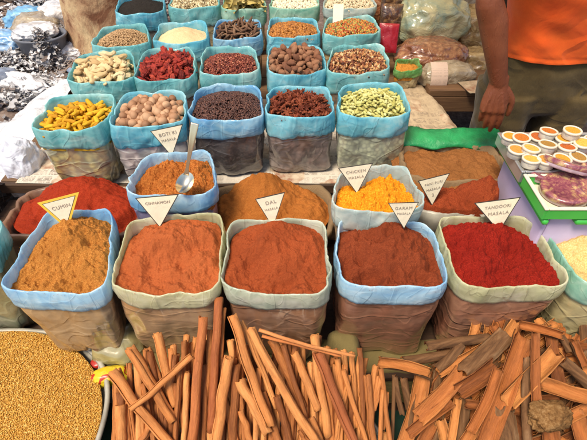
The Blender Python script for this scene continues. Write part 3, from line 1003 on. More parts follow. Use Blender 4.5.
paper_sheet('newspaper', -1.2, .60, 1.585, 2.35, .634, m_news2, 'pale newspaper sheets lining the front edge of the rear shelf', 0, .0025)
paper_sheet('newspaper', .42, .78, 1.84, 2.30, .650, m_news, 'crumpled brown newspaper pile draped beside the cardamom sack', R(-7), .022, drop=lambda x, y: -.05 * sstep(.10, .2, x) - .03 * sstep(-.14, -.24, y), seed=4)
paper_sheet('newspaper', .48, .80, 1.93, 2.4, .668, m_news, 'upper folded newspaper lying on the newspaper pile near the bench', R(9), .020, drop=lambda x, y: -.06 * sstep(.10, .18, x), seed=9)
paper_sheet('newspaper', .92, 1.08, 2.28, 2.42, .706, m_news, 'torn newspaper corner hanging on the wooden bench', R(12), .006, seed=12)

lg = empty('front_ledge', (0, 1.15, 0), 'low wooden ledge under the front row of sacks', 'table')
mb = MB(); mb.box((.34, 1.08, .345), (1.84, .50, .028), 0, None, .004); mb.box((-.925, 1.16, .345), (.69, .34, .027), 0, None, .004); mb.build('ledge_board', m_dark, lg, False)
mb = MB(); mb.box((0.0, 1.445, .545), (2.5, .25, .028), 0, None, .004); mb.build('step_board', m_dark, lg, False)
mb = MB(); mb.box((0.0, 1.325, .445), (2.5, .014, .17)); mb.build('riser_board', m_dark, lg, False)
for x in (-.55, 1.2):
    for y, h in ((.87, .33), (1.54, .53)):
        mb = MB(); mb.box((x, y, h / 2), (.05, .05, h), 0, None, .003); mb.build('leg', m_dark, lg, False)
ft = empty('front_table', (0, .5, 0), 'low table draped in dark green cloth under the baskets', 'table')
mb = MB(); mb.box((0, .42, .185), (2.6, .80, .03), 0, None, .004); mb.build('table_board', m_dark, ft, False)
for x in (-1.2, 1.2):
    for y in (.1, .75):
        mb = MB(); mb.box((x, y, .085), (.05, .05, .17), 0, None, .003); mb.build('leg', m_dark, ft, False)


def drape(name, x0, x1, prof, mat, label, seed, amp=.012, nx=120):
    """cloth that follows a (y, z) profile"""
    rows = []
    mb = MB()
    prof = [Vector((0, *p)) for p in prof]
    P = []
    for i in range(len(prof) - 1):
        for k in range(8): P.append(prof[i].lerp(prof[i + 1], k / 8))
    P.append(prof[-1])
    for i in range(nx + 1):
        x = x0 + (x1 - x0) * i / nx
        row = []
        for j, q in enumerate(P):
            w = noise.noise(Vector((x * 7, q.y * 3, q.z * 5 + seed))) * amp + noise.noise(Vector((x * 22, q.y * 10, q.z * 8 + seed))) * amp * .4
            row.append(Vector((x, q.y - abs(w) * .8, q.z + w)))
        rows.append(row)
    mb.grid(rows, False)
    mb.grid([[v + Vector((0, .003, -.003)) for v in reversed(r)] for r in rows], False)
    return tag(mb.build(name, mat), label, 'cloth')


drape('burlap_cloth', -.55, 1.25, [(.98, .366), (.855, .363), (.835, .33), (.815, .28), (.80, .24)], m_burlap_o, 'olive burlap cloth draped over the front ledge under the big sacks', 5)
drape('green_table_cloth', -1.3, 1.3, [(.78, .215), (.5, .21), (.03, .213), (.0, .19), (-.02, .05)], plain('dark_green_cloth', (.012, .05, .03), .8, .4, 8, .4), 'dark green cloth covering the low table under the baskets', 8, .006)

# small olive sack stuffed between cumin and cinnamon baskets
def blob(name, c, r, mat, label, cat, seed, crumple=.25, sub=4, rot=0, parent=None, flat=.5, group=None):
    V = []
    for v in ICO[sub][0]:
        n1 = noise.noise(v * 1.3 + Vector((seed * 3.3, 0, 0)))
        n2 = noise.ridged_multi_fractal(v * 1.7 + Vector((0, seed * 2.1, 0)), .9, 2.1, 4, .9, 2) - 1.0
        n3 = noise.noise(v * 7 + Vector((seed, 0, 0)))
        s_ = 1 + .16 * n1 + crumple * .20 * n2 + .03 * crumple * n3
        w = v * s_
        # squarish
        w = Vector((math.copysign(abs(w.x) ** .8, w.x), math.copysign(abs(w.y) ** .8, w.y), math.copysign(abs(w.z) ** .85, w.z)))
        if w.z < -flat: w.z = -flat - (abs(w.z) - flat) * .15
        V.append(Vector((w.x * r[0], w.y * r[1], w.z * r[2])))
    o = link(name, mesh(V, ICO[sub][1]), mat, parent, True, loc=Vector(c))
    o.rotation_euler = (0, 0, rot)
    if label: tag(o, label, cat, group)
    return o


m_olv = body_mat('bag_olive_small', (.20, .16, .05), (.34, .28, .10), 0, 1.0, (.4, .4, .25), .4)
p = atd(122, 350, 1.66); blob('small_bag', p, (.09, .08, .10), m_olv, 'small olive plastic bag wedged between the cumin and cinnamon powder sacks', 'bag', 3, .5)
p = atd(343, 352, 1.64); blob('small_bag', p, (.06, .07, .09), m_burlap_o, 'olive burlap bag wedged between dal masala and garam masala sacks', 'bag', 6, .4)
p = at(108, 371, .40)
pk = empty('yellow_packet', p, 'yellow packet with red curly print between the seed basket and cinnamon basket', 'packet')
t = NT('yellow_packet_skin')
wv = t.new('ShaderNodeTexWave', wave_type='RINGS'); wv.inputs['Scale'].default_value = 14; wv.inputs['Distortion'].default_value = 9; wv.inputs['Detail'].default_value = 0
t.l.new(t.tc.outputs['Object'], wv.inputs['Vector'])
my = t.done(t.mix(t.ramp(wv.outputs['Fac'], [(.86, (0, 0, 0)), (.92, (1, 1, 1))]), (.62, .46, .02), (.42, .03, .015)), t.bump(t.noise(20, 3), .5, .01), .3)
blob('pouch', (.012, -.02, 0), (.062, .035, .032), my, None, None, 4, .5, 4, .2, pk)
blob('pouch_flap', (-.045, .03, .0), (.025, .02, .012), plain('red_foil', (.4, .03, .02), .3), None, None, 5, .5, 3, .2, pk)

# ------------------------------------------------------------------ baskets in front
m_metal = plain('dull_steel', (.42, .42, .38), .38, .2, 6, .15, .004, Metallic=.65)


def basket(label, cx, cy, rx, ry, z0, z1, mat, n=2.3):
    root = empty('metal_basin', (cx, cy, z0), label, 'basin')

    def ring(fx, z, off=0):
        row = []
        for k in range(96):
            a = 2 * math.pi * k / 96
            u, v = sq_dir(a, n)
            row.append(Vector((cx + u * (rx * fx + off), cy + v * (ry * fx + off), z)))
        return row
    mb = MB()
    h = z1 - z0
    mb.grid([ring(.0, z0), ring(.74, z0), ring(.80, z0 + .01), ring(.9, z0 + h * .4), ring(1, z1), ring(1, z1, -.006), ring(.9, z0 + h * .4, -.006), ring(.8, z0 + .018, -.006), ring(0, z0 + .012)], True)
    mb.build('bowl', mat, root)
    mb = MB()
    mb.grid([ring(1, z1 - .006, .0), ring(1, z1 - .004, .008), ring(1, z1 + .004, .010), ring(1, z1 + .009, .004), ring(1, z1 + .007, -.004), ring(1, z1, -.008), ring(1, z1 - .006, 0)], True)
    mb.build('rolled_lip', mat, root)
    return root


basket('dull steel basin full of yellow seeds in front of the cumin sack', -1.02, .62, .425, .365, .215, .415, plain('pale_steel', (.36, .34, .28), .5, .3, 9, .3, .004, Metallic=.2))
basket('steel basin holding the heap of cinnamon sticks', -.135, .50, .43, .31, .215, .375, m_metal)
basket('steel basin holding the heap of broken cassia bark', .72, .50, .40, .31, .215, .375, m_metal)
# fenugreek
m_fen = tint_mat('fenugreek', [(0, (.40, .17, .02)), (.35, (.58, .30, .045)), (.8, (.70, .42, .08)), (1, (.78, .56, .20))], .75)


def fen_h(x, y):
    return .408 + .012 * noise.noise(Vector((x * 5, y * 5, 2))) + .02 * sstep(.45, .85, y) * sstep(-.6, -.9, x)


M, T, rows = [], [], []
for i in range(50):
    r = i / 49
    rows.append([Vector((-1.02 + math.cos(a) * .415 * r, .62 + math.sin(a) * .355 * r, fen_h(-1.02 + math.cos(a) * .415 * r, .62 + math.sin(a) * .355 * r))) for a in [2 * math.pi * k / 60 for k in range(60)]])
mb = MB(); mb.grid(rows, True)
tag(mb.build('seed_bed', plain('fen_bed', (.40, .20, .03), .9)), 'packed yellow seeds below the loose top layer in the basin', 'seed bed', None, 'stuff')
tm = []
for k in range(3):
    tm.append(([Vector((v.x, v.y * .72, v.z * .6)) * (1 + .18 * noise.noise(v * 2 + Vector((k * 9, 0, 0)))) for v in ICO[1][0]], ICO[1][1]))
cnt = 0
while cnt < 27000:
    x, y = random.uniform(-1.06, -.6), random.uniform(.42, .98)
    if ((x + 1.02) / .412) ** 2 + ((y - .62) / .352) ** 2 > 1: continue
    s_ = random.uniform(.0021, .0029)
    M.append(m4((x, y, fen_h(x, y) + random.random() * .004), (random.random() * 6, random.random() * 6, random.random() * 6), (s_ * 1.15, s_, s_))); T.append(random.random())
    cnt += 1
scatter('yellow_seeds', tm, M, T, m_fen, 'golden yellow small seeds filling the steel basin', 'seeds')

# ------------------------------------------------------------------ cinnamon sticks
def stick_mat(name, a, b, c, rsc=1.0):
    t = NT(name)
    g = t.noise(60, 6, t.mapping((1, 1, .10), 'Object'), .75, .8)
    r = t.rnd()
    f = t.math('ADD', t.math('MULTIPLY', g, .6), t.math('MULTIPLY', r, .42))
    col = t.ramp(f, [(.30, a), (.50, b), (.72, c)])
    sp_ = t.noise(60, 3, t.mapping((1, 1, .35)))
    col = t.mix(t.math('MULTIPLY', t.ramp(sp_, [(.62, (0, 0, 0)), (.72, (1, 1, 1))]), .5), col, tuple(k * .45 for k in a))
    nb = t.bump(g, .8, .007)
    nb = t.bump(t.noise(18, 4, t.mapping((1, 1, .5)), .6, 1.5), .5, .006, nb)
    col = t.mix(t.math('MULTIPLY', t.ramp(t.noise(22, 5, t.mapping((1, 1, .3)), .7), [(.45, (0, 0, 0)), (.62, (1, 1, 1))]), .38), col, tuple(k * .55 for k in a))
    col = t.mix(t.math('MULTIPLY', t.ramp(t.noise(9, 5, t.mapping((1, 1, .6)), .7), [(.55, (0, 0, 0)), (.7, (1, 1, 1))]), .45), col, tuple(min(1, k * 1.25 + .04) for k in c))
    nb = t.bump(t.noise(120, 4, t.mapping((1, 1, .15))), .5, .0015, nb)
    return t.done(col, nb, .68, Specular_IOR_Level=.3)


m_stick = stick_mat('cinnamon_stick_skin', (.20, .062, .016), (.52, .190, .050), (.70, .31, .100))
m_stick_red = stick_mat('cinnamon_stick_red_skin', (.30, .085, .026), (.52, .175, .050), (.64, .26, .085))
m_bark_in = stick_mat('cassia_inner', (.15, .045, .011), (.38, .120, .027), (.54, .22, .06))
t = NT('cassia_outer')
n1 = t.noise(40, 5, t.mapping((1, 1, .25)), .65, .6)
c_ = t.ramp(n1, [(.32, (.06, .028, .013)), (.5, (.15, .072, .030)), (.68, (.24, .14, .07))])
c_ = t.mix(t.math('MULTIPLY', t.ramp(t.noise(11, 4, t.mapping((1, 1, .5))), [(.55, (0, 0, 0)), (.68, (1, 1, 1))]), .55), c_, (.27, .22, .14))
c_ = t.mix(t.math('MULTIPLY', t.ramp(t.noise(16, 4, t.mapping((1, 1, .4))), [(.58, (0, 0, 0)), (.66, (1, 1, 1))]), .6), c_, (.36, .13, .035))
m_bark_out = t.done(c_, t.bump(t.noise(70, 5, t.mapping((1, 1, .4)), .7), .8, .004), .85, Specular_IOR_Level=.2)


def frame_from(p0, p1, up):
    x = (p1 - p0).normalized()
    y = (up - x * up.dot(x)).normalized()
    return x, y, x.cross(y)


def quill_mesh(L, r, seed, mat, turns=1.35, seg=16):
    """rolled bark: scroll section swept along local z from 0 to L"""
    rnd = random.Random(seed)
    th = r * .17
    n = 20
    a0 = rnd.random() * 6.28
    bend = Vector((rnd.uniform(-1, 1), rnd.uniform(-1, 1), 0)) * L * .022
    tw = rnd.uniform(-.5, .5)
    rows = []
    for i in range(seg + 1):
        t = i / seg
        rr = r * (1 + .13 * noise.noise(Vector((t * 3, seed * 1.3, 0))) - .10 * t)
        c = bend * math.sin(math.pi * t) + Vector((noise.noise(Vector((t * 3.5, seed, 1))), noise.noise(Vector((t * 3.5, seed, 7))), 0)) * r * .35
        outer, inner = [], []
        for k in range(n + 1):
            q = k / n
            a = a0 + q * turns * 2 * math.pi + tw * t
            R_ = rr * (1 - .42 * q ** 1.2) * (1 + .07 * noise.noise(Vector((math.cos(a) * 1.5, math.sin(a) * 1.5, t * 4 + seed))))
            zj = 0
            if i in (0, seg):
                zj = (r * .5) * noise.noise(Vector((q * 7, seed * 2.2, i))) * (1 if i else -1)
            outer.append(c + Vector((math.cos(a) * R_, math.sin(a) * R_, t * L + zj)))
            inner.append(c + Vector((math.cos(a) * (R_ - th), math.sin(a) * (R_ - th), t * L + zj)))
        rows.append(outer + inner[::-1])
    mb = MB(); mb.grid(rows, True)
    m = 2 * (n + 1)
    for base in (0, seg * m):          # end faces as quads along the scroll
        for k in range(n):
            mb.f.append((base + k, base + k + 1, base + m - 2 - k, base + m - 1 - k) if base else (base + m - 1 - k, base + m - 2 - k, base + k + 1, base + k))
            mb.m.append(0)
    me = mesh(mb.v, mb.f)
    me.polygons.foreach_set('use_smooth', [True] * len(me.polygons))
    me.materials.append(mat)
    return me


class Plane:
    """slope of a heap: passes (y0,z0) and (y1,z1)"""
    def __init__(s, y0, z0, y1, z1):
        s.p = Vector((0, y0, z0)); s.n = Vector((0, -(z1 - z0), y1 - y0)).normalized()

    def hit(s, px, py, h=0):
        d = ray(px, py); o = Vector((0, 0, CZ)); p = s.p + s.n * h
        return o + d * ((p - o).dot(s.n) / d.dot(s.n))


PC = Plane(.58, .44, .82, .62)
PX = Plane(.59, .42, .85, .565)
GS = 'cinnamon sticks heaped in the steel basin'
DEFS = 'orange-brown rolled cinnamon stick standing among the others in the steel basin'


def put_axis(o, p0, p1, up):
    z = (p1 - p0).normalized()
    x = (up - z * up.dot(z)).normalized()
    y = z.cross(x)
    o.matrix_world = Matrix(((x.x, y.x, z.x, p0.x), (x.y, y.y, z.y, p0.y), (x.z, y.z, z.z, p0.z), (0, 0, 0, 1)))


def stick(a, b, w, layer, label=None, red=False, seed=0, ext=1.0):
    p0 = PC.hit(a[0], a[1], layer * .016); p1 = PC.hit(b[0], b[1], layer * .016)
    d = ((p0 + p1) / 2 - Vector((0, 0, CZ))).length
    r = w / 2 / F * d * .95
    L = (p1 - p0).length * ext
    me = quill_mesh(L, r, seed, m_stick_red if red else m_stick)
    o = bpy.data.objects.new('cinnamon_stick', me); COL.objects.link(o)
    put_axis(o, p0, p1, PC.n)
    return tag(o, label or DEFS, 'cinnamon stick', GS)


ST = [
    # top, bottom, width px, layer, red, label
    ((112, 372), (172, 446), 11, 4, 0, 'thick pale cinnamon stick slanting down beside the yellow packet'),
    ((130, 348), (173, 421), 12, 3, 0, 'thick cinnamon stick with a frayed split top end above the pale slanting stick'),
    ((157, 333), (174, 408), 10, 2, 0, None),
    ((192, 356), (131, 410), 7, 5, 0, 'slim cinnamon stick lying diagonally across the other sticks'),
    ((203, 317), (193, 446), 11, 4, 1, 'tall reddish cinnamon stick with a blunt rounded top'),
    ((219, 298), (211, 432), 10, 3, 1, 'tallest cinnamon stick, its tip reaching between two front sacks'),
    ((229, 357), (216, 446), 12, 5, 0, 'stout smooth cinnamon stick with a tapering closed top in the middle of the heap'),
    ((117, 381), (114, 446), 7, 2, 0, None), ((124, 392), (122, 446), 9, 2, 0, None), ((120, 405), (121, 448), 11, 3, 0, None),
    ((136, 370), (140, 446), 6, 1, 0, None), ((173, 345), (177, 404), 7, 1, 0, None), ((187, 335), (181, 400), 7, 1, 0, None),
    ((147, 348), (168, 398), 8, 1, 0, None), ((181, 367), (175, 446), 6, 3, 0, None), ((187, 373), (183, 446), 7, 3, 0, None),
    ((224, 308), (221, 402), 6, 2, 0, None), ((205, 364), (203, 446), 8, 2, 0, None), ((236, 364), (232, 446), 10, 3, 0, None),
    ((152, 424), (139, 448), 8, 3, 0, None),
    ((232, 315), (270, 426), 11, 5, 0, 'long straight cinnamon stick with a dark hollow lower end facing the front'),
    ((241, 322), (276, 408), 7, 3, 0, None),
    ((251, 328), (318, 444), 11, 5, 0, 'longest thick cinnamon stick slanting from the middle sack to the frame bottom'),
    ((271, 340), (303, 408), 10, 3, 0, None), ((283, 345), (306, 417), 7, 4, 0, None), ((294, 353), (318, 411), 9, 4, 0, None),
    ((314, 335), (329, 436), 10, 3, 0, None), ((318, 352), (356, 446), 12, 5, 1, 'thick reddish cinnamon stick near the rim side of the basin'),
    ((343, 370), (368, 446), 6, 4, 0, None), ((359, 348), (362, 446), 6, 3, 0, None), ((352, 352), (356, 428), 7, 2, 0, None),
    ((367, 375), (373, 446), 9, 3, 0, None), ((382, 372), (375, 410), 5, 2, 0, None), ((378, 376), (372, 420), 4, 2, 0, None),
    ((337, 359), (345, 410), 7, 2, 0, None),
    ((259, 330), (355, 356), 4.5, 7, 1, 'thin reddish cinnamon stick lying crosswise on top of the heap'),
    ((262, 336), (341, 356), 3.6, 6.4, 1, 'thinner stick right below the crosswise reddish stick'),
    ((240, 380), (268, 434), 12, 4, 0, 'wide hollow cinnamon stick curling open under the long straight one'),
    ((259, 351), (268, 392), 7, 2, 0, None), ((276, 396), (290, 446), 9, 3, 0, None), ((240, 410), (251, 448), 8, 3, 0, None),
    ((262, 392), (279, 446), 8, 3, 0, None), ((335, 364), (341, 446), 7, 2, 0, None), ((306, 367), (313, 402), 6, 1, 0, None),
    ((311, 418), (322, 446), 8, 3, 0, None), ((231, 340), (238, 405), 9, 2, 0, None), ((296, 400), (306, 446), 8, 2, 0, None),
    ((160, 395), (150, 446), 8, 1, 0, None), ((166, 415), (160, 448), 7, 2, 0, None), ((352, 400), (350, 446), 8, 2, 0, None),
    ((210, 330), (206, 400), 6, 2, 0, None), ((246, 345), (262, 420), 7, 2, 0, None), ((325, 372), (333, 446), 7, 2, 0, None),
    ((142, 362), (160, 446), 8, 1, 0, None), ((387, 392), (383, 430), 5, 1, 0, None), ((300, 430), (312, 448), 7, 3, 0, None),
]
for i, (a, b, w, ly, red, lab) in enumerate(ST):
    stick(a, b, w, ly, lab, bool(red), i + 1)
# the rest of the heap below and in front
vari = [quill_mesh(.34, random.uniform(.010, .016), 100 + i, m_stick) for i in range(12)]
for i in range(68):
    y0 = random.uniform(.22, .62) if i < 34 else random.uniform(.55, .83)
    x = -.135 + random.uniform(-.40, .40) * (1 - .35 * ((y0 - .5) / .33) ** 2)
    lay = random.uniform(-2.0, .4) * .016
    topx = x + random.uniform(-.05, .05)
    y1 = y0 - .20
    slope = .18 / .24
    base = lambda y: .44 + (y - .58) * (slope if y > .45 else .25)
    zt = (.44 + (y0 - .58) * slope) if y0 > .45 else .34 + (y0 - .45) * .2
    zl = (.44 + (y1 - .58) * slope) if y1 > .45 else .34 + (y1 - .45) * .2
    o = bpy.data.objects.new('cinnamon_stick', vari[i % 12]); COL.objects.link(o)
    p0 = Vector((topx, y0, zt)) + PC.n * lay; p1 = Vector((x, y1, max(.26, zl))) + PC.n * lay
    put_axis(o, p0, p1, PC.n)
    tag(o, DEFS, 'cinnamon stick', GS)

varc = [quill_mesh(.30, random.uniform(.008, .0125), 140 + i, m_stick, random.choice((1.2, 1.35, 1.6))) for i in range(16)]
for i in range(170):
    tx = random.uniform(116, 386)
    edge = abs(tx - 250) / 135
    ty = random.uniform(338, 372) + 26 * edge ** 3 + (25 if i % 3 == 0 else 0)
    bx = 250 + (tx - 250) * random.uniform(.86, 1.0) + random.gauss(0, 7)
    ly = random.uniform(-.6, 2.6) * .016
    p0 = PC.hit(tx, ty, ly); p1 = PC.hit(bx, ty + random.uniform(75, 100), ly)
    o = bpy.data.objects.new('cinnamon_stick', varc[i % 16]); COL.objects.link(o)
    put_axis(o, p0, p1, (PC.n + Vector((random.uniform(-.8, .8), 0, 0))).normalized())
    tag(o, DEFS, 'cinnamon stick', GS)

# ------------------------------------------------------------------ cassia bark
GB = 'cassia bark pieces heaped in the steel basin'
DEFB = 'curved piece of cassia bark with rough brown outside and orange inside'


def bark_mesh(L, w, seed, arc=2.4, th=.0035, seg=18, n=14, jag=.25):
    rnd = random.Random(seed)
    rows = []
    r = w / (2 * math.sin(min(arc / 2, 1.5)))
    bend = rnd.uniform(-.05, .05) * L
    tw = rnd.uniform(-.35, .35)
    for i in range(seg + 1):
        t = i / seg
        k1 = 1 + .22 * noise.noise(Vector((t * 2.5, seed * 1.7, 0)))
        outer, inner = [], []
        for k in range(n + 1):
            q = k / n * 2 - 1
            a = q * arc / 2 * k1 + tw * (t - .5)
            zj = 0
            if i in (0, seg): zj = jag * w * noise.noise(Vector((q * 2.5, seed * 3.1, i))) * (1 if i else -1)
            rr = r * (1 + .05 * noise.noise(Vector((q * 3, t * 5, seed))))
            edge = .55 if k in (0, n) else 1
            c = Vector((r * .75, bend * math.sin(math.pi * t), t * L + zj))
            outer.append(c + Vector((-math.cos(a) * rr, math.sin(a) * rr, 0)))
            inner.append(c + Vector((-math.cos(a) * (rr - th * edge), math.sin(a) * (rr - th * edge), 0)))
        rows.append((outer, inner))
    mb = MB()
    m = n + 1
    O = [v for o_, _ in rows for v in o_]; I = [v for _, i_ in rows for v in i_]
    fs, mi = [], []
    S = len(O)
    for i in range(seg):
        for k in range(n):
            a_, b_, c_, d_ = i * m + k, i * m + k + 1, (i + 1) * m + k + 1, (i + 1) * m + k
            fs.append((a_, b_, c_, d_)); mi.append(0)
            fs.append((S + d_, S + c_, S + b_, S + a_)); mi.append(1)
        for k in (0, n):
            a_, d_ = i * m + k, (i + 1) * m + k
            fs.append((a_, d_, S + d_, S + a_)); mi.append(1)
    for i in (0, seg):
        for k in range(n):
            a_, b_ = i * m + k, i * m + k + 1
            fs.append((a_, b_, S + b_, S + a_)); mi.append(1)
    me = mesh(O + I, fs, mi)
    me.polygons.foreach_set('use_smooth', [True] * len(me.polygons))
    me.materials.append(m_bark_out); me.materials.append(m_bark_in)
    # crisp edges between faces of the strip
    return me


def bark(a, b, w, layer, face, arc, label=None, seed=0, dz=0):
    arc = min(5.2, arc + .7)
    p0 = PX.hit(a[0], a[1], layer * .014); p1 = PX.hit(b[0], b[1], (layer + dz) * .014)
    d = ((p0 + p1) / 2 - Vector((0, 0, CZ))).length
    me = bark_mesh((p1 - p0).length, w / F * d, seed, arc)
    o = bpy.data.objects.new('cassia_bark', me); COL.objects.link(o)
    # local +x points to the open (inner) side
    rnd = random.Random(seed)
    up = PX.n if face == 'in' else -PX.n
    up = (up + Vector((rnd.uniform(-.35, .35), rnd.uniform(-.2, .2), 0))).normalized()
    put_axis(o, p0, p1, up)
    if face == 'out':
        o.location = o.location + PX.n * (w / F * d * .3)
    return tag(o, label or DEFB, 'cassia bark', GB)


BK = [
    ((426, 346), (490, 338), 9, 3, 'out', 5.0, 'brown tube of cassia bark lying along the back of the heap'),
    ((403, 362), (462, 352), 9, 1.5, 'out', 4.6, None), ((461, 344), (436, 369), 9, 3, 'out', 4.4, None),
    ((378, 363), (430, 375), 11, 3, 'in', 3.6, 'curled cassia piece poking out toward the cinnamon sticks'),
    ((424, 368), (403, 446), 14, 1, 'in', 1.2, 'flat orange cassia strip standing near the basin rim'),
    ((461, 372), (418, 418), 16, 5, 'in', 1.3, 'broad orange cassia piece lying open-side up above the others'),
    ((486, 346), (438, 373), 9, 3, 'in', 2.2, None), ((504, 334), (462, 374), 17, 4, 'out', 1.3, 'broad flat brown cassia piece at the back of the heap'),
    ((496, 366), (458, 393), 14, 5.5, 'in', 2.4, 'smooth curved orange cassia piece beside the broad flat brown one'),
    ((430, 378), (424, 402), 8, 0, 'out', 3, None), ((457, 399), (449, 446), 8, 3, 'in', 2.2, None), ((466, 396), (455, 446), 9, 2, 'out', 3, None),
    ((452, 400), (408, 434), 10, 4, 'in', 2.4, None), ((394, 375), (392, 440), 3.5, 2, 'out', 4, None), ((396, 377), (403, 415), 5, 2, 'out', 4.4, None),
    ((404, 378), (410, 410), 7, 0, 'out', 3.6, None), ((488, 396), (463, 446), 10, 4, 'in', 2.3, None),
    ((523, 336), (484, 446), 17, 6, 'in', 1.9, 'longest cassia piece slanting through the heap, orange inside'),
    ((535, 333), (536, 412), 9, 8, 'in', 1.6, 'narrow bright orange cassia strip standing upright on top'),
    ((498, 370), (470, 432), 9, 8, 'in', 2.5, None), ((554, 352), (505, 402), 15, 6.5, 'in', 2.8, 'deep orange cassia channel behind the upright strip'),
    ((519, 325), (562, 336), 8, 4, 'in', 3.2, 'curled cassia strip at the very back against the crimson powder sack'),
    ((550, 333), (552, 354), 13, 3, 'in', 1.6, None), ((541, 384), (595, 400), 12, 6, 'in', 2.4, 'long orange cassia channel reaching the frame edge'),
    ((465, 404), (526, 411), 8, 5, 'in', 1.8, None), ((500, 408), (506, 448), 20, 4, 'out', 1.1, None),
    ((529, 358), (529, 446), 7, 7, 'out', 3.6, None), ((562, 361), (590, 388), 9, 6, 'out', 4.2, None),
    ((554, 364), (558, 390), 12, 4, 'in', 1.8, None), ((573, 410), (584, 448), 15, 4, 'in', 1.6, None), ((560, 336), (569, 352), 6, 3, 'out', 3, None),
    ((518, 399), (560, 399), 9, 5.5, 'in', 1.8, None), ((467, 360), (489, 346), 9, 2, 'in', 2, None), ((572, 342), (584, 368), 7, 4, 'in', 3, None),
    ((440, 395), (430, 446), 10, 0, 'out', 2.5, None), ((480, 420), (475, 448), 8, 2, 'out', 3.5, None), ((415, 395), (412, 446), 8, 0, 'out', 4, None),
    ((520, 425), (516, 448), 12, 3, 'in', 2, None), ((440, 420), (446, 448), 10, 2, 'in', 2, None), ((548, 425), (552, 448), 14, 3, 'in', 1.6, None),
    ((590, 405), (560, 420), 10, 4, 'in', 2.2, None), ((505, 380), (490, 400), 10, 3, 'out', 2.4, None), ((575, 375), (590, 372), 10, 3, 'in', 2, None),
    ((470, 385), (462, 398), 9, 2, 'in', 2, None), ((478, 372), (500, 392), 9, 2.5, 'out', 3, None), ((585, 350), (600, 372), 9, 4, 'out', 3, None),
]
for i, (a, b, w, ly, fc, arc, lab) in enumerate(BK):
    bark(a, b, w, ly, fc, arc, lab, 300 + i)
varb = [bark_mesh(random.uniform(.12, .22), random.uniform(.03, .05), 400 + i, random.uniform(1.4, 4)) for i in range(10)]
for i in range(240):
    y0 = random.uniform(.22, .84) if i < 90 else random.uniform(.48, .86)
    x = .72 + random.uniform(-.36, .36) * math.sqrt(max(.1, 1 - ((y0 - .52) / .36) ** 2))
    z = (.42 + (y0 - .59) * .145 / .26) if y0 > .45 else .345 + (y0 - .45) * .1
    o = bpy.data.objects.new('cassia_bark', varb[i % 10]); COL.objects.link(o)
    c = Vector((x, y0, z)) - PX.n * random.uniform(-.015, .035)
    a = R(random.gauss(50, 30))
    ux = Vector((math.cos(a), math.sin(a), 0)); ux = (ux - PX.n * ux.dot(PX.n)).normalized()
    put_axis(o, c - ux * .09, c + ux * .09, PX.n if random.random() < .85 else -PX.n)
    tag(o, DEFB, 'cassia bark', GB)
# rough root chunk
V = []
for v in ICO[5][0]:
    s_ = 1 + .35 * noise.noise(v * 1.4 + Vector((3, 0, 0))) + .16 * (noise.ridged_multi_fractal(v * 2.2, .8, 2.2, 4, .9, 2) - 1) + .05 * noise.noise(v * 12)
    V.append(Vector((v.x * .075, v.y * .042, v.z * .03)) * s_)
m_root = powder_mat('rough_root_skin', (.07, .03, .009), (.19, .095, .032), (.32, .19, .08), 60, 16, .85)
o = link('bark_chunk', mesh(V, ICO[5][1]), m_root, None, True, loc=PX.hit(550, 416, .115))
o.rotation_euler = (R(25), R(8), R(8))
tag(o, 'rough knobbly brown bark chunk lying on top of the cassia heap', 'bark')

# ------------------------------------------------------------------ signs
m_card_w = plain('card_white', (.74, .67, .50), .6, .10, 22, .3, .003)
m_ink = plain('ink', (.04, .035, .03), .6, .1)
m_yel = plain('card_yellow', (.74, .48, .05), .5, .08)
m_inkpale = plain('ink_faded', (.30, .25, .20), .6, .1)


def sign(TL, TR, tip, dep, lines, label, cat='sign', border=None, size=.30, red_dot=None):
    """inverted triangular card standing in the powder: three pixel corners at given depths"""
    a, b, c = atd(TL[0], TL[1], dep), atd(TR[0], TR[1], dep), atd(tip[0], tip[1], dep * 1.035)
    root = empty('price_sign', (a + b + c) / 3, label, cat, 'triangular name signs stuck in the spices')
    n = (b - a).cross(c - a).normalized()
    if n.y > 0: n = -n
    cen = (a + b + c) / 3

    def tri(k, off, th, mat, name, hole=0):
        mb = MB()
        P = [cen + (q - cen) * k for q in (a, b, c)]
        f = [q + n * off for q in P]; g = [q + n * (off - th) for q in P]
        mb.add(f + g, [(0, 1, 2), (5, 4, 3), (0, 3, 4, 1), (1, 4, 5, 2), (2, 5, 3, 0)])
        mb.build(name, mat, root, False)
    if border:
        tri(1.0, 0, .0012, border, 'border')
        tri(.80, .0006, .0004, m_ink, 'border_line')
        tri(.76, .0012, .0004, m_card_w, 'card')
    else:
        tri(1.0, 0, .0012, m_ink, 'border')
        tri(.925, .0008, .0006, m_card_w, 'card')
    x = (b - a).normalized(); y = n.cross(x).normalized()
    if y.z < 0: y = -y
    z = x.cross(y)
    W = (b - a).length
    Hh = abs((c - a).dot(y))
    mid = (a + b) / 2
    for i, tx in enumerate(lines):
        cu = bpy.data.curves.new('t', 'FONT'); cu.body = tx; cu.align_x = 'CENTER'; cu.align_y = 'CENTER'
        cu.size = 1; cu.extrude = .02; cu.space_character = 1.15
        to = bpy.data.objects.new('lettering', cu)
        dg = bpy.context.evaluated_depsgraph_get()
        COL.objects.link(to); bpy.context.view_layer.update()
        me = bpy.data.meshes.new_from_object(to)
        bpy.data.objects.remove(to)
        w0 = max(v.co.x for v in me.vertices) - min(v.co.x for v in me.vertices)
        wid = W * (.56 if i == 0 else .44 if i == 1 else .06)
        k = 1
        k = min(wid / w0, Hh * .15)
        q = mid - y * Hh * (.20 + i * .20) + n * .0022 + (c - (mid - y * Hh)).dot(x) * x * (.2 + i * .2)
        if border: q -= y * Hh * .08; 
        Mx = Matrix(((x.x, y.x, z.x), (x.y, y.y, z.y), (x.z, y.z, z.z)))
        me.transform(Matrix.Translation(q) @ Mx.to_4x4() @ Matrix.Scale(k, 4))
        link('lettering', me, m_inkpale, root, False)
    return root


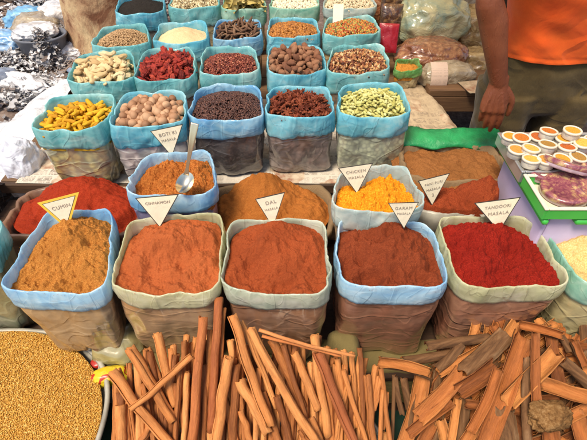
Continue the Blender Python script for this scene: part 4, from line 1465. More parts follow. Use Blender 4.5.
sign((37, 203), (79, 192), (68, 230), 1.52, ['CUMIN'], 'triangular sign with yellow border reading cumin', border=m_yel)
sign((135, 198), (179, 194), (160, 228), 1.53, ['CINNAMON'], 'triangular sign reading cinnamon in the pale olive-rimmed sack')
sign((255, 199), (285, 192), (273, 228), 1.53, ['DAL', 'MASALA'], 'triangular sign reading dal masala')
sign((388, 203), (419, 202), (404, 229), 1.45, ['GARAM', 'MASALA'], 'triangular sign reading garam masala')
sign((474, 203), (521, 197), (499, 232), 1.51, ['TANDOORI', 'MASALA'], 'triangular sign reading tandoori masala in the crimson powder')
sign((150, 131), (183, 124), (172, 157), 1.70, ['BOTI KI', 'MASALA'], 'triangular sign behind the steel spoon')
sign((338, 168), (373, 163), (357, 194), 1.565, ['CHICKEN', 'MASALA'], 'triangular sign in the bright yellow-orange flakes')
sign((418, 181), (450, 173), (432, 206), 1.69, ['PANI PURI', 'MASALA', '2'], 'triangular sign with the number 2 in the red-brown powder')
# small upright card in D5
a = atd(338, 19, 2.60)
mb = MB(); mb.box((0, 0, .03), (.058, .0015, .10)); o = mb.build('blank_card', m_card_w, None, False, loc=a); o.rotation_euler = (R(-35), 0, R(-3))
tag(o, 'blank pale rectangular card stuck in the red and yellow spice mix', 'card')

# ------------------------------------------------------------------ spoon
m_steel = plain('spoon_steel', (.84, .74, .54), .18, .03, 10, .05, .001, Metallic=1.0)  # golden reflection of the spice is put into the steel colour
p_top = atd(195, 123, 1.47); p_bowl = atd(185, 183, 1.565)
ax = (p_bowl - p_top).normalized()
sd = Vector((1, 0, 0)); sd = (sd - ax * sd.dot(ax)).normalized(); upn = ax.cross(sd)
if upn.y > 0: upn = -upn
sp_o = empty('steel_spoon', p_top, 'shiny steel serving spoon stuck in the rust-brown masala', 'spoon')
mb = MB(); rows = []
L = (p_bowl - p_top).length
for i in range(30):
    t = i / 29
    w = .0130 - .0075 * sstep(0, .8, t) + .004 * sstep(.85, 1, t)
    c = p_top + ax * L * .86 * t + upn * (.004 * math.sin(t * 3))
    rows.append([c + sd * w * math.cos(2 * math.pi * k / 12) + upn * (.0018 * math.sin(2 * math.pi * k / 12) - .004 * (math.cos(2 * math.pi * k / 12)) ** 2 * -1 * .4) for k in range(12)])
mb.grid(rows, True, 0, True, True); mb.build('handle', m_steel, sp_o)
mb = MB()
flat = (upn * .55 + Vector((0, 0, .8))).normalized(); ax2 = (ax - flat * ax.dot(flat)).normalized(); sd2 = ax2.cross(flat)
for sgn, th in ((1, 0), (-1, .0022)):
    rows = []
    for i in range(14):
        r = i / 13
        rows.append([p_bowl + ax2 * (.040 * r * math.cos(a)) + sd2 * (.029 * r * math.sin(a)) - flat * (.015 * (1 - r * r) + th) + flat * .004 for a in [2 * math.pi * k / 36 * sgn for k in range(36)]])
    mb.grid(rows, True)
mb.build('bowl', m_steel, sp_o)

# ------------------------------------------------------------------ crate with trays of tins
m_lav = plain('lavender_plastic', (.50, .42, .58), .4, .12, 5, .15, .005)
m_grn = plain('green_plastic_edge', (.05, .42, .06), .35, .15, 6, .1)
m_alu = plain('aluminium_edge', (.55, .55, .53), .35, .1, 10, .1, .002, Metallic=.7)
m_cream = plain('cream_edge', (.72, .66, .50), .5, .08)
X0, X1 = .772, 1.32
cr = empty('display_crate', (1.04, 1.24, .40), 'tall lavender plastic crate with a green rim under the trays of tins', 'crate')
mb = MB()
for (cx, cy, w, d) in ((X0 + .04, 1.28, .012, .36), (X1, 1.28, .012, .36), ((X0 + X1) / 2 + .02, 1.10, X1 - X0 - .056, .012), ((X0 + X1) / 2 + .02, 1.46, X1 - X0 - .056, .012)):
    mb.box((cx, cy, .645), (w, d + .012 if w < .1 else d, .485), 0, None, .003)
mb.build('crate_wall', m_lav, cr)
mb = MB()
for (cx, cy, w, d) in ((X0 + .022, 1.28, .030, .42), (X1 + .015, 1.28, .030, .42), ((X0 + X1) / 2 + .02, 1.085, X1 - X0 - .04, .030), ((X0 + X1) / 2 + .02, 1.475, X1 - X0 - .04, .030)):
    mb.box((cx, cy, .872), (w * .7, d, .022), 0, None, .006)
mb.build('crate_rim', m_grn, cr)


def tray(x0, x1, y0, y1, z0, z1, label, side, lip):
    root = empty('display_tray', ((x0 + x1) / 2, (y0 + y1) / 2, z0), label, 'tray')
    mb = MB()
    mb.box(((x0 + x1) / 2, (y0 + y1) / 2, z0 + .004), (x1 - x0 - .012, y1 - y0 - .012, .008)); mb.build('tray_floor', m_cream, root, False)
    mb = MB(); t = .008
    mb.box((x0, (y0 + y1) / 2, (z0 + z1) / 2), (t, y1 - y0 + t, z1 - z0), 0, None, .001); mb.box((x1, (y0 + y1) / 2, (z0 + z1) / 2), (t, y1 - y0 + t, z1 - z0), 0, None, .001)
    mb.box(((x0 + x1) / 2, y0, (z0 + z1) / 2), (x1 - x0 - t, t, z1 - z0), 0, None, .001); mb.box(((x0 + x1) / 2, y1, (z0 + z1) / 2), (x1 - x0 - t, t, z1 - z0), 0, None, .001)
    mb.build('tray_side', side, root, False)
    mb = MB(); z = z1 + .004
    mb.box((x0, (y0 + y1) / 2, z), (.013, y1 - y0 + .013, .007), 0, None, .002); mb.box((x1, (y0 + y1) / 2, z), (.013, y1 - y0 + .013, .007), 0, None, .002)
    mb.box(((x0 + x1) / 2, y0, z), (x1 - x0 - .014, .013, .007), 0, None, .002); mb.box(((x0 + x1) / 2, y1, z), (x1 - x0 - .014, .013, .007), 0, None, .002)
    mb.build('tray_lip', lip, root, False)


tray(X0, 1.33, 1.262, 1.50, .89, .930, 'grey metal-edged tray crowded with small round spice tins', m_alu, m_alu)
tray(X0 + .005, 1.33, 1.075, 1.245, .888, .925, 'green tray with cream lip holding the round saffron boxes', m_grn, m_cream)

SP = [(.62, .30, .04), (.50, .16, .03), (.66, .40, .08), (.45, .12, .03), (.60, .28, .06), (.36, .20, .05)]
m_tin = []
for i, c in enumerate(SP): m_tin.append(powder_mat('tin_spice_%s' % 'abcdef'[i], tuple(k * .6 for k in c), c, None, 300))
t = NT('tin_paper')
bl = t.new('ShaderNodeTexWave', bands_direction='Z'); bl.inputs['Scale'].default_value = 34; t.l.new(t.tc.outputs['Object'], bl.inputs['Vector'])
m_tinw = t.done(t.mix(t.math('MULTIPLY', t.ramp(t.noise(50, 2), [(.5, (0, 0, 0)), (.6, (1, 1, 1))]), .5), (.66, .61, .50), (.34, .32, .34)), None, .4)
m_rim = plain('tin_rim', (.68, .62, .50), .35, .12)


def tin_proto(r=.029, h=.030):
    a = MB(); a.lathe([(0, 0), (r * .93, 0), (r * .97, .002), (r * .97, h * .75)], n=30)
    b = MB(); b.lathe([(r * .98, h * .70), (r * 1.06, h * .74), (r * 1.07, h * .98), (r * 1.0, h), (r * .86, h), (r * .84, h * .92)], n=30)
    c = MB(); rows = []
    for i in range(8):
        q = i / 7
        rows.append([Vector((math.cos(k / 24 * 6.2832) * r * .85 * q, math.sin(k / 24 * 6.2832) * r * .85 * q, h * .90 + .0015 * noise.noise(Vector((q * 9, k, 0))))) for k in range(24)])
    c.grid(rows, True)
    return [mesh(x.v, x.f) for x in (a, b, c)]


TP = tin_proto()
for me, m in zip(TP[:2], (m_tinw, m_rim)):
    me.materials.append(m); me.polygons.foreach_set('use_smooth', [True] * len(me.polygons))
TF = []
for m in m_tin:
    me = TP[2].copy(); me.materials.append(m); me.polygons.foreach_set('use_smooth', [True] * len(me.polygons)); TF.append(me)
tins = [(522, 137, .95, 1), (538, 136, .94, 3), (549, 131, .965, 1), (573, 130, .985, 0), (565, 138, .955, 0), (584, 142, .96, 2), (548, 144, .955, 5), (568, 147, .95, 3), (531, 148, .95, 2), (532, 159, .94, 2), (511, 136, .938, 0), (517, 149, .938, 4), (547, 159, .94, 4), (562, 158, .94, 0), (578, 156, .942, 5)]
shade = ['amber', 'brick red', 'yellow', 'dark red', 'orange', 'olive brown']
where = ['raised beside the far corner of the tray', 'raised behind the olive brown tin', 'raised high at the back row', 'stacked highest at the back', 'raised between back and middle rows', 'raised by the frame edge',
         'raised in the middle of the tray', 'raised beside the olive brown tin', 'raised near the metal edge', 'nearest the metal edge', 'in the far left corner', 'against the metal edge', 'second along the near side', 'third along the near side', 'fourth along the near side']
k_ = 0
for gx in range(8):
    for gy in range(3):
        q = Vector((X0 + .045 + gx * .066 + (.03 if gy % 2 else 0) + random.uniform(-.004, .004), 1.298 + gy * .07, .902))
        if all((at(t_[0], t_[1], t_[2] + .028) - q).xy.length > .052 for t_ in tins if t_[2]): tins.append((q.x, q.y, None, random.randrange(6)))
for i, (px, py, z, c) in enumerate(tins):
    if z is None:
        base = Vector((px, py, .912 + random.uniform(0, .008)))
        g_ = i - len(where)
        lab_ = 'low round %s spice tin, %s from the metal edge, %s row' % (shade[c], ['first', 'second', 'third', 'fourth', 'fifth', 'sixth', 'seventh', 'eighth'][min(7, int((px - X0) / .066))], ['near', 'middle', 'far'][min(2, int((py - 1.28) / .07))])
    else:
        q = at(px, py, z + .028)
        base = Vector((q.x, q.y, z))
        lab_ = 'small round white tin of %s spice %s' % (shade[c], where[i])
    r = empty('spice_tin', base, lab_, 'tin', 'round spice tins in the tray')
    r.rotation_euler = (random.uniform(-.1, .1), random.uniform(-.1, .1), random.random() * 6)
    for nm, me in zip(('container', 'rim', 'spice_window'), (TP[0], TP[1], TF[c])):
        o = bpy.data.objects.new(nm, me); COL.objects.link(o); o.parent = r
# saffron boxes
t = NT('saffron_lid')
rr = t.noise(30, 5, None, .7, 1.5)
m_saf = t.done(t.ramp(rr, [(.35, (.13, .025, .05)), (.50, (.26, .07, .09)), (.62, (.44, .28, .12)), (.72, (.55, .42, .20))]), t.bump(t.noise(40, 3), .3, .003), .5, Coat_Weight=1.0, Coat_Roughness=.12)
m_safs = plain('saffron_side', (.50, .36, .42), .25, .3, 30, .2, .002, Coat_Weight=.6)
for i, (px, py, z, dpx, tx, ty, lab) in enumerate([(541, 170, .905, 28, .1, .1, 'round clear box of purple petals under the lip of the tin tray'), (567, 188, .905, 42, .05, -.1, 'large round clear box of purple petals nearest the mint-rimmed sack'),
                                        (567, 164, .94, 40, -.35, .25, 'large round clear box tilted on top of the other boxes'), (592, 188, .905, 38, .1, .1, 'round clear box of petals cut off by the frame edge'), (590, 163, .92, 34, -.1, .2, 'round clear box behind the tilted one at the frame edge')]):
    q = at(px, py, z + .02)
    d = (q - Vector((0, 0, CZ))).length
    r_ = dpx / 2 / F * d
    b = empty('round_box', (q.x, q.y, z), lab, 'box', 'round boxes of purple petals')
    b.rotation_euler = (tx, ty, 0)
    mb = MB(); mb.lathe([(0, 0), (r_ * .9, 0), (r_ * .97, .004), (r_ * .97, .014)], n=40); mb.build('base', m_safs, b, loc=(0, 0, 0))
    mb = MB(); mb.lathe([(r_ * .98, .012), (r_, .014), (r_, .025), (r_ * .95, .029), (r_ * .8, .0305), (r_ * .78, .029), (0, .029)], n=40); mb.build('lid', m_saf, b, loc=(0, 0, 0))

# ------------------------------------------------------------------ bench, plastic bags, packets behind
bn = empty('wooden_bench', (1.3, 2.8, 0), 'brown wooden bench carrying the plastic bags behind the vendor', 'bench')
mb = MB(); mb.box((1.36, 2.83, .685), (1.25, 1.02, .04), 0, None, .004); mb.box((1.36, 2.335, .62), (1.25, .03, .09), 0, None, .003)
mb.build('bench_top', wood_mat('bench_wood', (.12, .06, .03), (.24, .13, .06)), bn, False)
for x in (.80, 1.92):
    for y in (2.42, 3.26):
        mb = MB(); mb.box((x, y, .33), (.07, .07, .66), 0, None, .004); mb.build('leg', m_dark, bn, False)


def film_mat(name, a, b, c, rough=.3, cell=12):
    t = NT(name)
    n = t.noise(cell, 5, None, .6, 1.5)
    col = t.ramp(n, [(.3, a), (.5, b), (.7, c)])
    cr = t.noise(8, 3, t.mapping((1, 1, 1.6)), .55, 1.6)
    return t.done(col, t.bump(cr, .7, .022), rough, Coat_Weight=.8, Coat_Roughness=.12)


m_filmA = film_mat('film_yellow_green', (.20, .30, .24), (.42, .40, .22), (.55, .50, .30), cell=5)
m_filmB = film_mat('film_brown_chilli', (.10, .03, .015), (.26, .10, .045), (.42, .24, .12), cell=26)
m_filmC = film_mat('film_grey_jar', (.26, .20, .13), (.38, .31, .21), (.52, .46, .35), cell=14)
m_filmD = film_mat('film_tan', (.22, .13, .05), (.38, .26, .11), (.54, .42, .22), cell=14)
GBG = 'plastic bags piled on the bench'
blob('plastic_bag', atd(431, 22, 2.85), (.225, .16, .165), m_filmA, 'large bluish plastic bag of pale yellow goods on top of the pile', 'bag', 11, .7, 5, .1, group=GBG)
blob('plastic_bag', atd(431, 54, 2.72), (.215, .14, .085), m_filmB, 'plastic bag of brown-red chillies under the large bluish bag', 'bag', 12, .6, 5, .05, group=GBG)
c = atd(446, 76, 2.6)
bg = empty('labelled_bag', c, 'lumpy grey plastic bag with a printed paper label lying lowest on the bench', 'bag', GBG)
blob('pouch', (0, 0, 0), (.165, .085, .078), m_filmC, None, None, 13, .45, 5, .12, bg)
mb = MB(); rows = []
for i in range(8):
    rows.append([Vector((-.10 + i * .013, -.0995 * math.cos(a) , .0955 * math.sin(a) - .004)) for a in [R(-20 + k * 9) for k in range(12)]])
mb.grid(rows, False)
mb.build('paper_label', newsprint('bag_label', (.66, .50, .40), 0.0), bg, loc=(-.01, .0, .0))
blob('plastic_bag', atd(474, 68, 2.8), (.16, .13, .12), m_filmD, 'tan plastic bag partly hidden by the vendor arm', 'bag', 14, .6, 5, group=GBG)
blob('plastic_bag', atd(470, 30, 2.95), (.14, .13, .15), m_filmD, 'tan plastic bag behind the large bluish bag', 'bag', 15, .6, 5, group=GBG)
blob('plastic_bag', atd(474, -2, 3.1), (.17, .14, .14), m_filmC, 'grey plastic bag at the top edge behind the vendor arm', 'bag', 16, .6, 5, group=GBG)
blob('plastic_bag', atd(575, 105, 2.55), (.12, .12, .11), film_mat('film_blue', (.02, .12, .34), (.05, .22, .48), (.3, .45, .6)), 'bright blue plastic bag on the bench beside the vendor hip', 'bag', 17, .6, 5, group=GBG)
blob('plastic_bag', atd(600, 85, 2.7), (.13, .12, .12), m_filmC, 'grey plastic bag on the bench beyond the blue bag', 'bag', 18, .6, 5, group=GBG)
# dark packets and red packet behind the rear row
m_pkd = film_mat('film_dark_brown', (.04, .018, .01), (.09, .04, .02), (.36, .20, .08), cell=22)


def pillow(name, c, w, h, th, mat, label, rx, rz, cat='packet', seed=1):
    V, Fc = [], []
    mb = MB()
    for s_ in (1, -1):
        rows = []
        for i in range(21):
            row = []
            for j in range(21):
                u, v = i / 10 - 1, j / 10 - 1
                k = (max(0, 1 - u ** 4)) ** .6 * (max(0, 1 - v ** 4)) ** .6
                row.append(Vector((u * w / 2, -s_ * (th / 2 * k) + .006 * noise.noise(Vector((u * 2, v * 2, seed))) * k, v * h / 2)))
            rows.append(row if s_ > 0 else row[::-1])
        mb.grid(rows, False)
    o = mb.build(name, mat, None, True, loc=c); o.rotation_euler = (rx, 0, rz)
    return tag(o, label, cat)


pillow('dark_packet', atd(393, -2, 2.86), .15, .30, .08, m_pkd, 'tall dark brown packet with a tan patch standing behind the rear sacks', R(-8), R(6))
pillow('dark_packet', atd(391, 19, 2.78), .13, .17, .07, m_pkd, 'shorter dark brown packet in front of the tall dark packet', R(-10), R(-4), seed=5)
pillow('red_packet', atd(388, 38, 2.62), .11, .155, .02, plain('red_film', (.30, .010, .02), .3, .2, 10, .4, .01), 'flat red packet with pale seam leaning beside the mixed spice sack', R(-20), R(-8), seed=7)
bk = empty('storage_rack', (1.2, 3.5, 0), 'dark board rack standing behind the bench', 'rack')
mb = MB(); mb.box((1.3, 3.55, .75), (1.9, .03, 1.5)); mb.build('back_board', m_dark, bk, False)
for x in (.37, 2.23):
    mb = MB(); mb.box((x, 3.5, .75), (.05, .05, 1.5)); mb.build('post', m_dark, bk, False)
blob('plastic_bag', (.50, 3.28, .80), (.14, .13, .13), m_filmB, 'brown plastic bag lowest behind the dark packets', 'bag', 21, .6, 4, group=GBG)

# ------------------------------------------------------------------ vendor
def skin_mat():
    t = NT('skin')
    n = t.noise(7, 4)
    col = t.ramp(n, [(.35, (.14, .038, .015)), (.65, (.22, .066, .026))])
    v = t.noise(13, 3, t.mapping((1, 1, .25)), .5, 2.0)
    vein = t.ramp(v, [(.47, (0, 0, 0)), (.5, (1, 1, 1)), (.53, (0, 0, 0))])
    nb = t.bump(vein, .25, .003)
    nb = t.bump(t.noise(160, 3), .5, .0012, nb)
    nb = t.bump(t.noise(42, 4), .3, .002, nb)
    return t.done(col, nb, .5, Specular_IOR_Level=.4, Subsurface_Weight=.08)


m_skin = skin_mat()
V3 = Vector
S = dict(
    pel=V3((1.12, 1.99, 1.02)), waist=V3((1.10, 1.95, 1.18)), chest=V3((1.06, 1.89, 1.42)), neckb=V3((1.05, 1.86, 1.60)), neck=V3((1.05, 1.84, 1.70)),
    shR=V3((.84, 1.84, 1.57)), elR=V3((.675, 1.69, 1.37)), wrR=V3((.782, 1.655, 1.062)),
    shL=V3((1.27, 1.88, 1.57)), elL=V3((1.42, 1.83, 1.30)), wrL=V3((1.44, 1.70, 1.06)))
body_mb = MB()


def limb(pts, rad, sq=1.0, n=20, sub=6):
    P, Rr = [], []
    for i in range(len(pts) - 1):
        for k in range(sub):
            t = k / sub
            a = pts[max(i - 1, 0)]; b = pts[i]; c = pts[i + 1]; d = pts[min(i + 2, len(pts) - 1)]
            P.append(.5 * ((2 * b) + (c - a) * t + (2 * a - 5 * b + 4 * c - d) * t * t + (3 * b - a - 3 * c + d) * t ** 3))
            Rr.append(rad[i] * (1 - t) + rad[i + 1] * t)
    P.append(pts[-1]); Rr.append(rad[-1])
    # rounded ends
    e0 = (P[0] - P[1]).normalized(); e1 = (P[-1] - P[-2]).normalized()
    P = [P[0] + e0 * Rr[0] * .9, P[0] + e0 * Rr[0] * .6] + P + [P[-1] + e1 * Rr[-1] * .6, P[-1] + e1 * Rr[-1] * .9]
    Rr = [Rr[0] * .3, Rr[0] * .8] + Rr + [Rr[-1] * .8, Rr[-1] * .3]
    body_mb.tube(P, Rr, n, 0, True, sq)


def ell(c, r):
    body_mb.add([Vector((v.x * r[0], v.y * r[1], v.z * r[2])) + c for v in ICO[3][0]], ICO[3][1])


limb([S['pel'], S['waist'], S['chest'], S['neckb']], [.13, .13, .14, .09])
limb([S['neckb'], S['neck'], S['neck'] + V3((0, -.02, .06))], [.062, .058, .055])
hc = S['neck'] + V3((0, -.045, .17))
ell(hc, (.078, .098, .112)); ell(hc + V3((0, -.03, -.065)), (.058, .066, .055)); ell(hc + V3((0, -.098, -.012)), (.013, .02, .022)); ell(hc + V3((0, -.09, -.05)), (.024, .012, .009))
for s_ in (-1, 1): ell(hc + V3((s_ * .08, .005, -.01)), (.012, .022, .032))
for s_, side in ((-1, 'R'), (1, 'L')):
    limb([S['neckb'] + V3((s_ * .05, 0, -.02)), S['sh' + side]], [.07, .062])
    sh_, el_, wr_ = S['sh' + side], S['el' + side], S['wr' + side]
    limb([sh_, sh_.lerp(el_, .5), el_, el_.lerp(wr_, .3), el_.lerp(wr_, .7), wr_], [.062, .052, .045, .050, .039, .031])
    # legs
    hip = S['pel'] + V3((s_ * .11, 0, -.06)); kn = V3((hip.x + s_ * .01, 1.95, .52)); an = V3((hip.x + s_ * .02, 1.99, .09))
    limb([hip, hip.lerp(kn, .5), kn, kn.lerp(an, .35), an], [.095, .085, .06, .058, .04])
    limb([an + V3((0, .03, -.04)), an + V3((0, -.08, -.055)), an + V3((0, -.19, -.065))], [.04, .036, .024])


def hand(wr, down, side, back):
    """palm, four fingers and a thumb; back = direction the back of the hand faces"""
    down = down.normalized(); back = (back - down * back.dot(down)).normalized(); lat = down.cross(back).normalized()
    if lat.dot(side) < 0: lat = -lat          # lat points to the thumb side
    k = 1.14
    # palm : wide ellipse chain
    rows = []
    for t, w, h in ((-.03, .020, .016), (-.025, .029, .023), (.0, .031, .023), (.02, .034, .0225), (.045, .041, .0215), (.07, .0445, .0195), (.092, .0445, .0165), (.104, .038, .012), (.108, .02, .006)):
        c = wr + down * t * k
        rows.append([c + lat * math.cos(q * math.pi / 16) * w * k + back * math.sin(q * math.pi / 16) * h * k * (1.0 if q < 16 else .9) for q in range(32)])
    body_mb.grid(rows, True, 0, True, True)
    for q in range(4):          # tendons fanning over the back of the hand
        xx = (.031, .0105, -.0105, -.031)[q]
        limb([wr + down * .012 * k + lat * xx * .3 * k + back * .019 * k, wr + down * .055 * k + lat * xx * .75 * k + back * .0185 * k, wr + down * .094 * k + lat * xx * k + back * .012 * k], [.0035, .0048, .0085], 1, 10, 4)
    Ls = [(.078, .031, .0098), (.088, .0105, .0100), (.082, -.0105, .0096), (.064, -.031, .0085)]
    for i, (L, x, r) in enumerate(Ls):
        b0 = wr + down * (.092 - abs(i - 1.2) * .006) * k + lat * x * k
        curl = .52 + .08 * i
        d1 = (down - back * .25 * curl + lat * (.03 - .03 * i)).normalized()
        d2 = (down - back * .75 * curl).normalized(); d3 = (down - back * 1.3 * curl).normalized()
        p1 = b0 + d1 * L * .46 * k; p2 = p1 + d2 * L * .32 * k; p3 = p2 + d3 * L * .24 * k
        limb([b0 - down * .03, b0 + back * .003, p1 + back * .001, p2, p3], [r * 1.1 * k, r * 1.14 * k, r * 1.04 * k, r * .96 * k, r * .8 * k], 1, 12, 4)
    b0 = wr + down * .022 * k + lat * .026 * k - back * .006
    p1 = b0 + (down * .75 + lat * .62 - back * .2).normalized() * .042 * k
    p2 = p1 + (down * 1.0 + lat * .16 - back * .25).normalized() * .034 * k
    p3 = p2 + (down * 1.0 - lat * .08 - back * .3).normalized() * .026 * k
    limb([b0, p1, p2, p3], [.017 * k, .0135 * k, .0115 * k, .0095 * k], 1, 12, 4)


hand(S['wrR'], V3((.0, -.20, -1)), V3((1, 0, 0)), V3((-.25, -1, .1)))
hand(S['wrL'], V3((.05, -.25, -1)), V3((-1, 0, 0)), V3((.3, -1, .1)))
# tendons on the back of the hand
vend = empty('person', (1.12, 1.97, 0), 'vendor in an orange shirt and dark olive trousers standing with one arm hanging down', 'person')
bo = body_mb.build('body', m_skin, vend)
mod = bo.modifiers.new('r', 'REMESH'); mod.mode = 'VOXEL'; mod.voxel_size = .0042; mod.use_smooth_shade = True
mod2 = bo.modifiers.new('s', 'SMOOTH'); mod2.iterations = 4; mod2.factor = .5
bpy.context.view_layer.update()
dg = bpy.context.evaluated_depsgraph_get()
me2 = bpy.data.meshes.new_from_object(bo.evaluated_get(dg))
bo.modifiers.clear(); bo.data = me2
me2.polygons.foreach_set('use_smooth', [True] * len(me2.polygons))
# face details and hair
for s_ in (-1, 1):
    mb = MB(); mb.add([V3((v.x * .012, v.y * .009, v.z * .009)) + hc + V3((s_ * .031, -.083, .010)) for v in ICO[2][0]], ICO[2][1]); mb.build('eye', plain('eye_dark', (.05, .03, .02), .2), vend)
V = []
for v in ICO[4][0]:
    w = V3((v.x * .086, v.y * .106, v.z * .12)) * (1 + .03 * noise.noise(v * 9))
    if v.z < -.1: w *= .80
    if v.y < -.35 and v.z < .45: w *= .85
    V.append(w + hc + V3((0, .012, .012)))
link('hair', mesh(V, ICO[4][1]), plain('hair_black', (.015, .012, .01), .6, .4, 60), vend)


def cloth_mat(name, a, b, rough=.85, weave=300, dist=.0015):
    t = NT(name)
    col = t.ramp(t.noise(9, 4), [(.3, a), (.7, b)])
    w = t.noise(weave, 2, t.mapping((1, 1, .25)))
    col = t.mix(t.math('MULTIPLY', w, .35), col, tuple(k * .5 for k in a))
    nb = t.bump(w, .5, dist)
    nb = t.bump(t.creases(3.2, (1, 1, 1.4), .12, .8), .35, .012, nb)
    nb = t.bump(t.noise(7, 3, t.mapping((1, .6, 1.2)), .5, .8), .4, .018, nb)
    return t.done(col, nb, rough, Specular_IOR_Level=.2, Sheen_Weight=.15)


m_shirt = cloth_mat('orange_cloth', (.84, .10, .012), (.90, .15, .02), .85, 500, .0006)
m_trous = cloth_mat('olive_trouser', (.075, .050, .018), (.125, .088, .036), .9, 240, .003)


def loft(parts, secs, n=96, sub=8, fold=.006, seed=1, thick=.004, close=False):
    """secs: (centre, rx, ry, tiltvec) -> wrinkled cloth tube"""
    rows = []
    for i in range(len(secs) - 1):
        for k in range(sub):
            t = k / sub; t2 = t * t * (3 - 2 * t)
            a, b = secs[i], secs[i + 1]
            rows.append((a[0].lerp(b[0], t), a[1] * (1 - t2) + b[1] * t2, a[2] * (1 - t2) + b[2] * t2))
    rows.append(secs[-1])
    out = []
    for (c, rx, ry) in rows:
        r = []
        for k in range(n):
            a = 2 * math.pi * k / n
            ca, sa = math.cos(a), math.sin(a)
            u = math.copysign(abs(ca) ** .85, ca); v = math.copysign(abs(sa) ** .85, sa)
            w = fold * (noise.noise(V3((ca * 2 + c.z * 6, sa * 2, c.z * 9 + seed))) * 1.1 + .8 * noise.ridged_multi_fractal(V3((ca * 1.4 + c.z * 5, sa * 1.4 + c.x, c.z * 7 + seed)), .9, 2, 3, .9, 2) - .8)
            r.append(V3((c.x + u * (rx + w), c.y + v * (ry + w), c.z + .004 * noise.noise(V3((ca * 2, sa * 2, seed))))))
        out.append(r)
    inner = [[p + (V3((c.x, c.y, p.z)) - p).normalized() * thick for p in r] for r, (c, _, _) in zip(out, rows)]
    if close: parts.grid(out, True, 0, True, True)
    else: parts.grid(out + inner[::-1], True)


mb = MB()
sx = [(V3((1.118, 1.975, 1.065)), .242, .165), (V3((1.112, 1.965, 1.09)), .236, .158), (V3((1.10, 1.95, 1.18)), .224, .148), (V3((1.075, 1.91, 1.34)), .232, .150), (V3((1.06, 1.88, 1.50)), .236, .14), (V3((1.055, 1.87, 1.60)), .16, .11), (V3((1.05, 1.86, 1.655)), .08, .078)]
loft(mb, sx, 120, 10, .010, 3)


def sleeve(a, b, r0, r1):
    rows, rin = [], []
    d = (b - a).normalized(); x = d.orthogonal().normalized(); y = d.cross(x)
    for i in range(14):
        t = i / 13; c = a.lerp(b, t)
        rw, ri = [], []
        for k in range(40):
            an = 2 * math.pi * k / 40
            rr = r0 + (r1 - r0) * t + .006 * noise.noise(V3((math.cos(an) * 2, math.sin(an) * 2, t * 5)))
            rw.append(c + (x * math.cos(an) + y * math.sin(an)) * rr); ri.append(c + (x * math.cos(an) + y * math.sin(an)) * (rr - .004))
        rows.append(rw); rin.append(ri)
    mb.grid(rows + rin[::-1], True)


for side in 'RL':
    sleeve(S['sh' + side] + (S['neckb'] - S['sh' + side]) * .25, S['sh' + side].lerp(S['el' + side], .62), .09, .072)
mb.build('shirt', m_shirt, vend)
mb = MB()
loft(mb, [(V3((1.12, 1.98, .76)), .15, .05), (V3((1.12, 1.98, .83)), .225, .13), (V3((1.12, 1.98, .92)), .258, .155), (V3((1.12, 1.975, 1.02)), .236, .150), (V3((1.115, 1.97, 1.12)), .215, .14)], 120, 10, .010, 6, close=True)
for s_ in (-1, 1):
    cx = 1.12 + s_ * .135
    loft(mb, [(V3((cx + s_ * .015, 1.99, .07)), .088, .095), (V3((cx + s_ * .01, 1.98, .3)), .092, .10), (V3((cx, 1.965, .52)), .104, .115), (V3((cx, 1.97, .74)), .122, .135), (V3((cx - s_ * .002, 1.978, .90)), .136, .152)], 72, 10, .012, 9 + s_, close=True)
mb.tube([(1.245, 1.838, .93), (1.225, 1.84, .85), (1.21, 1.845, .78)], [.004, .005, .003], 6)
tro = mb.build('trousers', m_trous, vend)
mod = tro.modifiers.new('r', 'REMESH'); mod.mode = 'VOXEL'; mod.voxel_size = .007; mod.use_smooth_shade = True
mod2 = tro.modifiers.new('s', 'SMOOTH'); mod2.iterations = 8; mod2.factor = .5
bpy.context.view_layer.update()
me3 = bpy.data.meshes.new_from_object(tro.evaluated_get(bpy.context.evaluated_depsgraph_get()))
tro.modifiers.clear(); tro.data = me3
me3.polygons.foreach_set('use_smooth', [True] * len(me3.polygons))
for s_ in (-1, 1):
    mb = MB(); cx = 1.12 + s_ * .15
    mb.tube([(cx, 2.03, .035), (cx, 1.93, .035), (cx + s_ * .01, 1.83, .03), (cx + s_ * .01, 1.76, .025)], [.045, .05, .052, .035], 16, 0, True, .8)
    mb.build('shoe', m_dark, vend)

# ------------------------------------------------------------------ left side: white sheet, rubbish, tree
m_white = NT('white_plastic_sheet')
mw = m_white.done((.60, .60, .62), m_white.bump(m_white.noise(12, 5, None, .6, 2), .6, .03), .4)
mb = MB()
NX, NY = 110, 110
for side in (0, 1):
    rows = []
    for i in range(NX + 1):
        row = []
        for j in range(NY + 1):
            x = -1.95 + .70 * i / NX; y = 1.25 + 1.45 * j / NY
            f = sstep(-1.9, -1.3, x)
            z = .34 + .32 * f
            z += .055 * (noise.ridged_multi_fractal(V3((x * 2.6, y * 2.6, 3)), .9, 2.1, 5, .9, 2) - 1.0) + .03 * noise.noise(V3((x * 9, y * 9, 1)))
            z = max(z, .2)
            e = min(i / NX, j / NY, 1 - j / NY) * 7
            z -= .25 * max(0, 1 - e) ** 2 * (1 if i < NX * .8 else .2)
            row.append(V3((x, y, z - side * .004)))
        rows.append(row if side else row[::-1])
    mb.grid(rows, False)
tag(mb.build('white_sheet', mw), 'crumpled white plastic sheet bunched beside the turmeric sack', 'sheet')
blob('clear_bag', atd(27, 172, 2.12), (.085, .10, .17), film_mat('film_lilac', (.56, .58, .70), (.68, .70, .78), (.80, .81, .85), cell=3), 'lilac-white plastic bag hanging beside the turmeric sack', 'bag', 22, .95, 5)

m_gr = powder_mat('ground_dirt', (.10, .07, .055), (.20, .145, .12), (.32, .26, .22), 25, 3, .95)


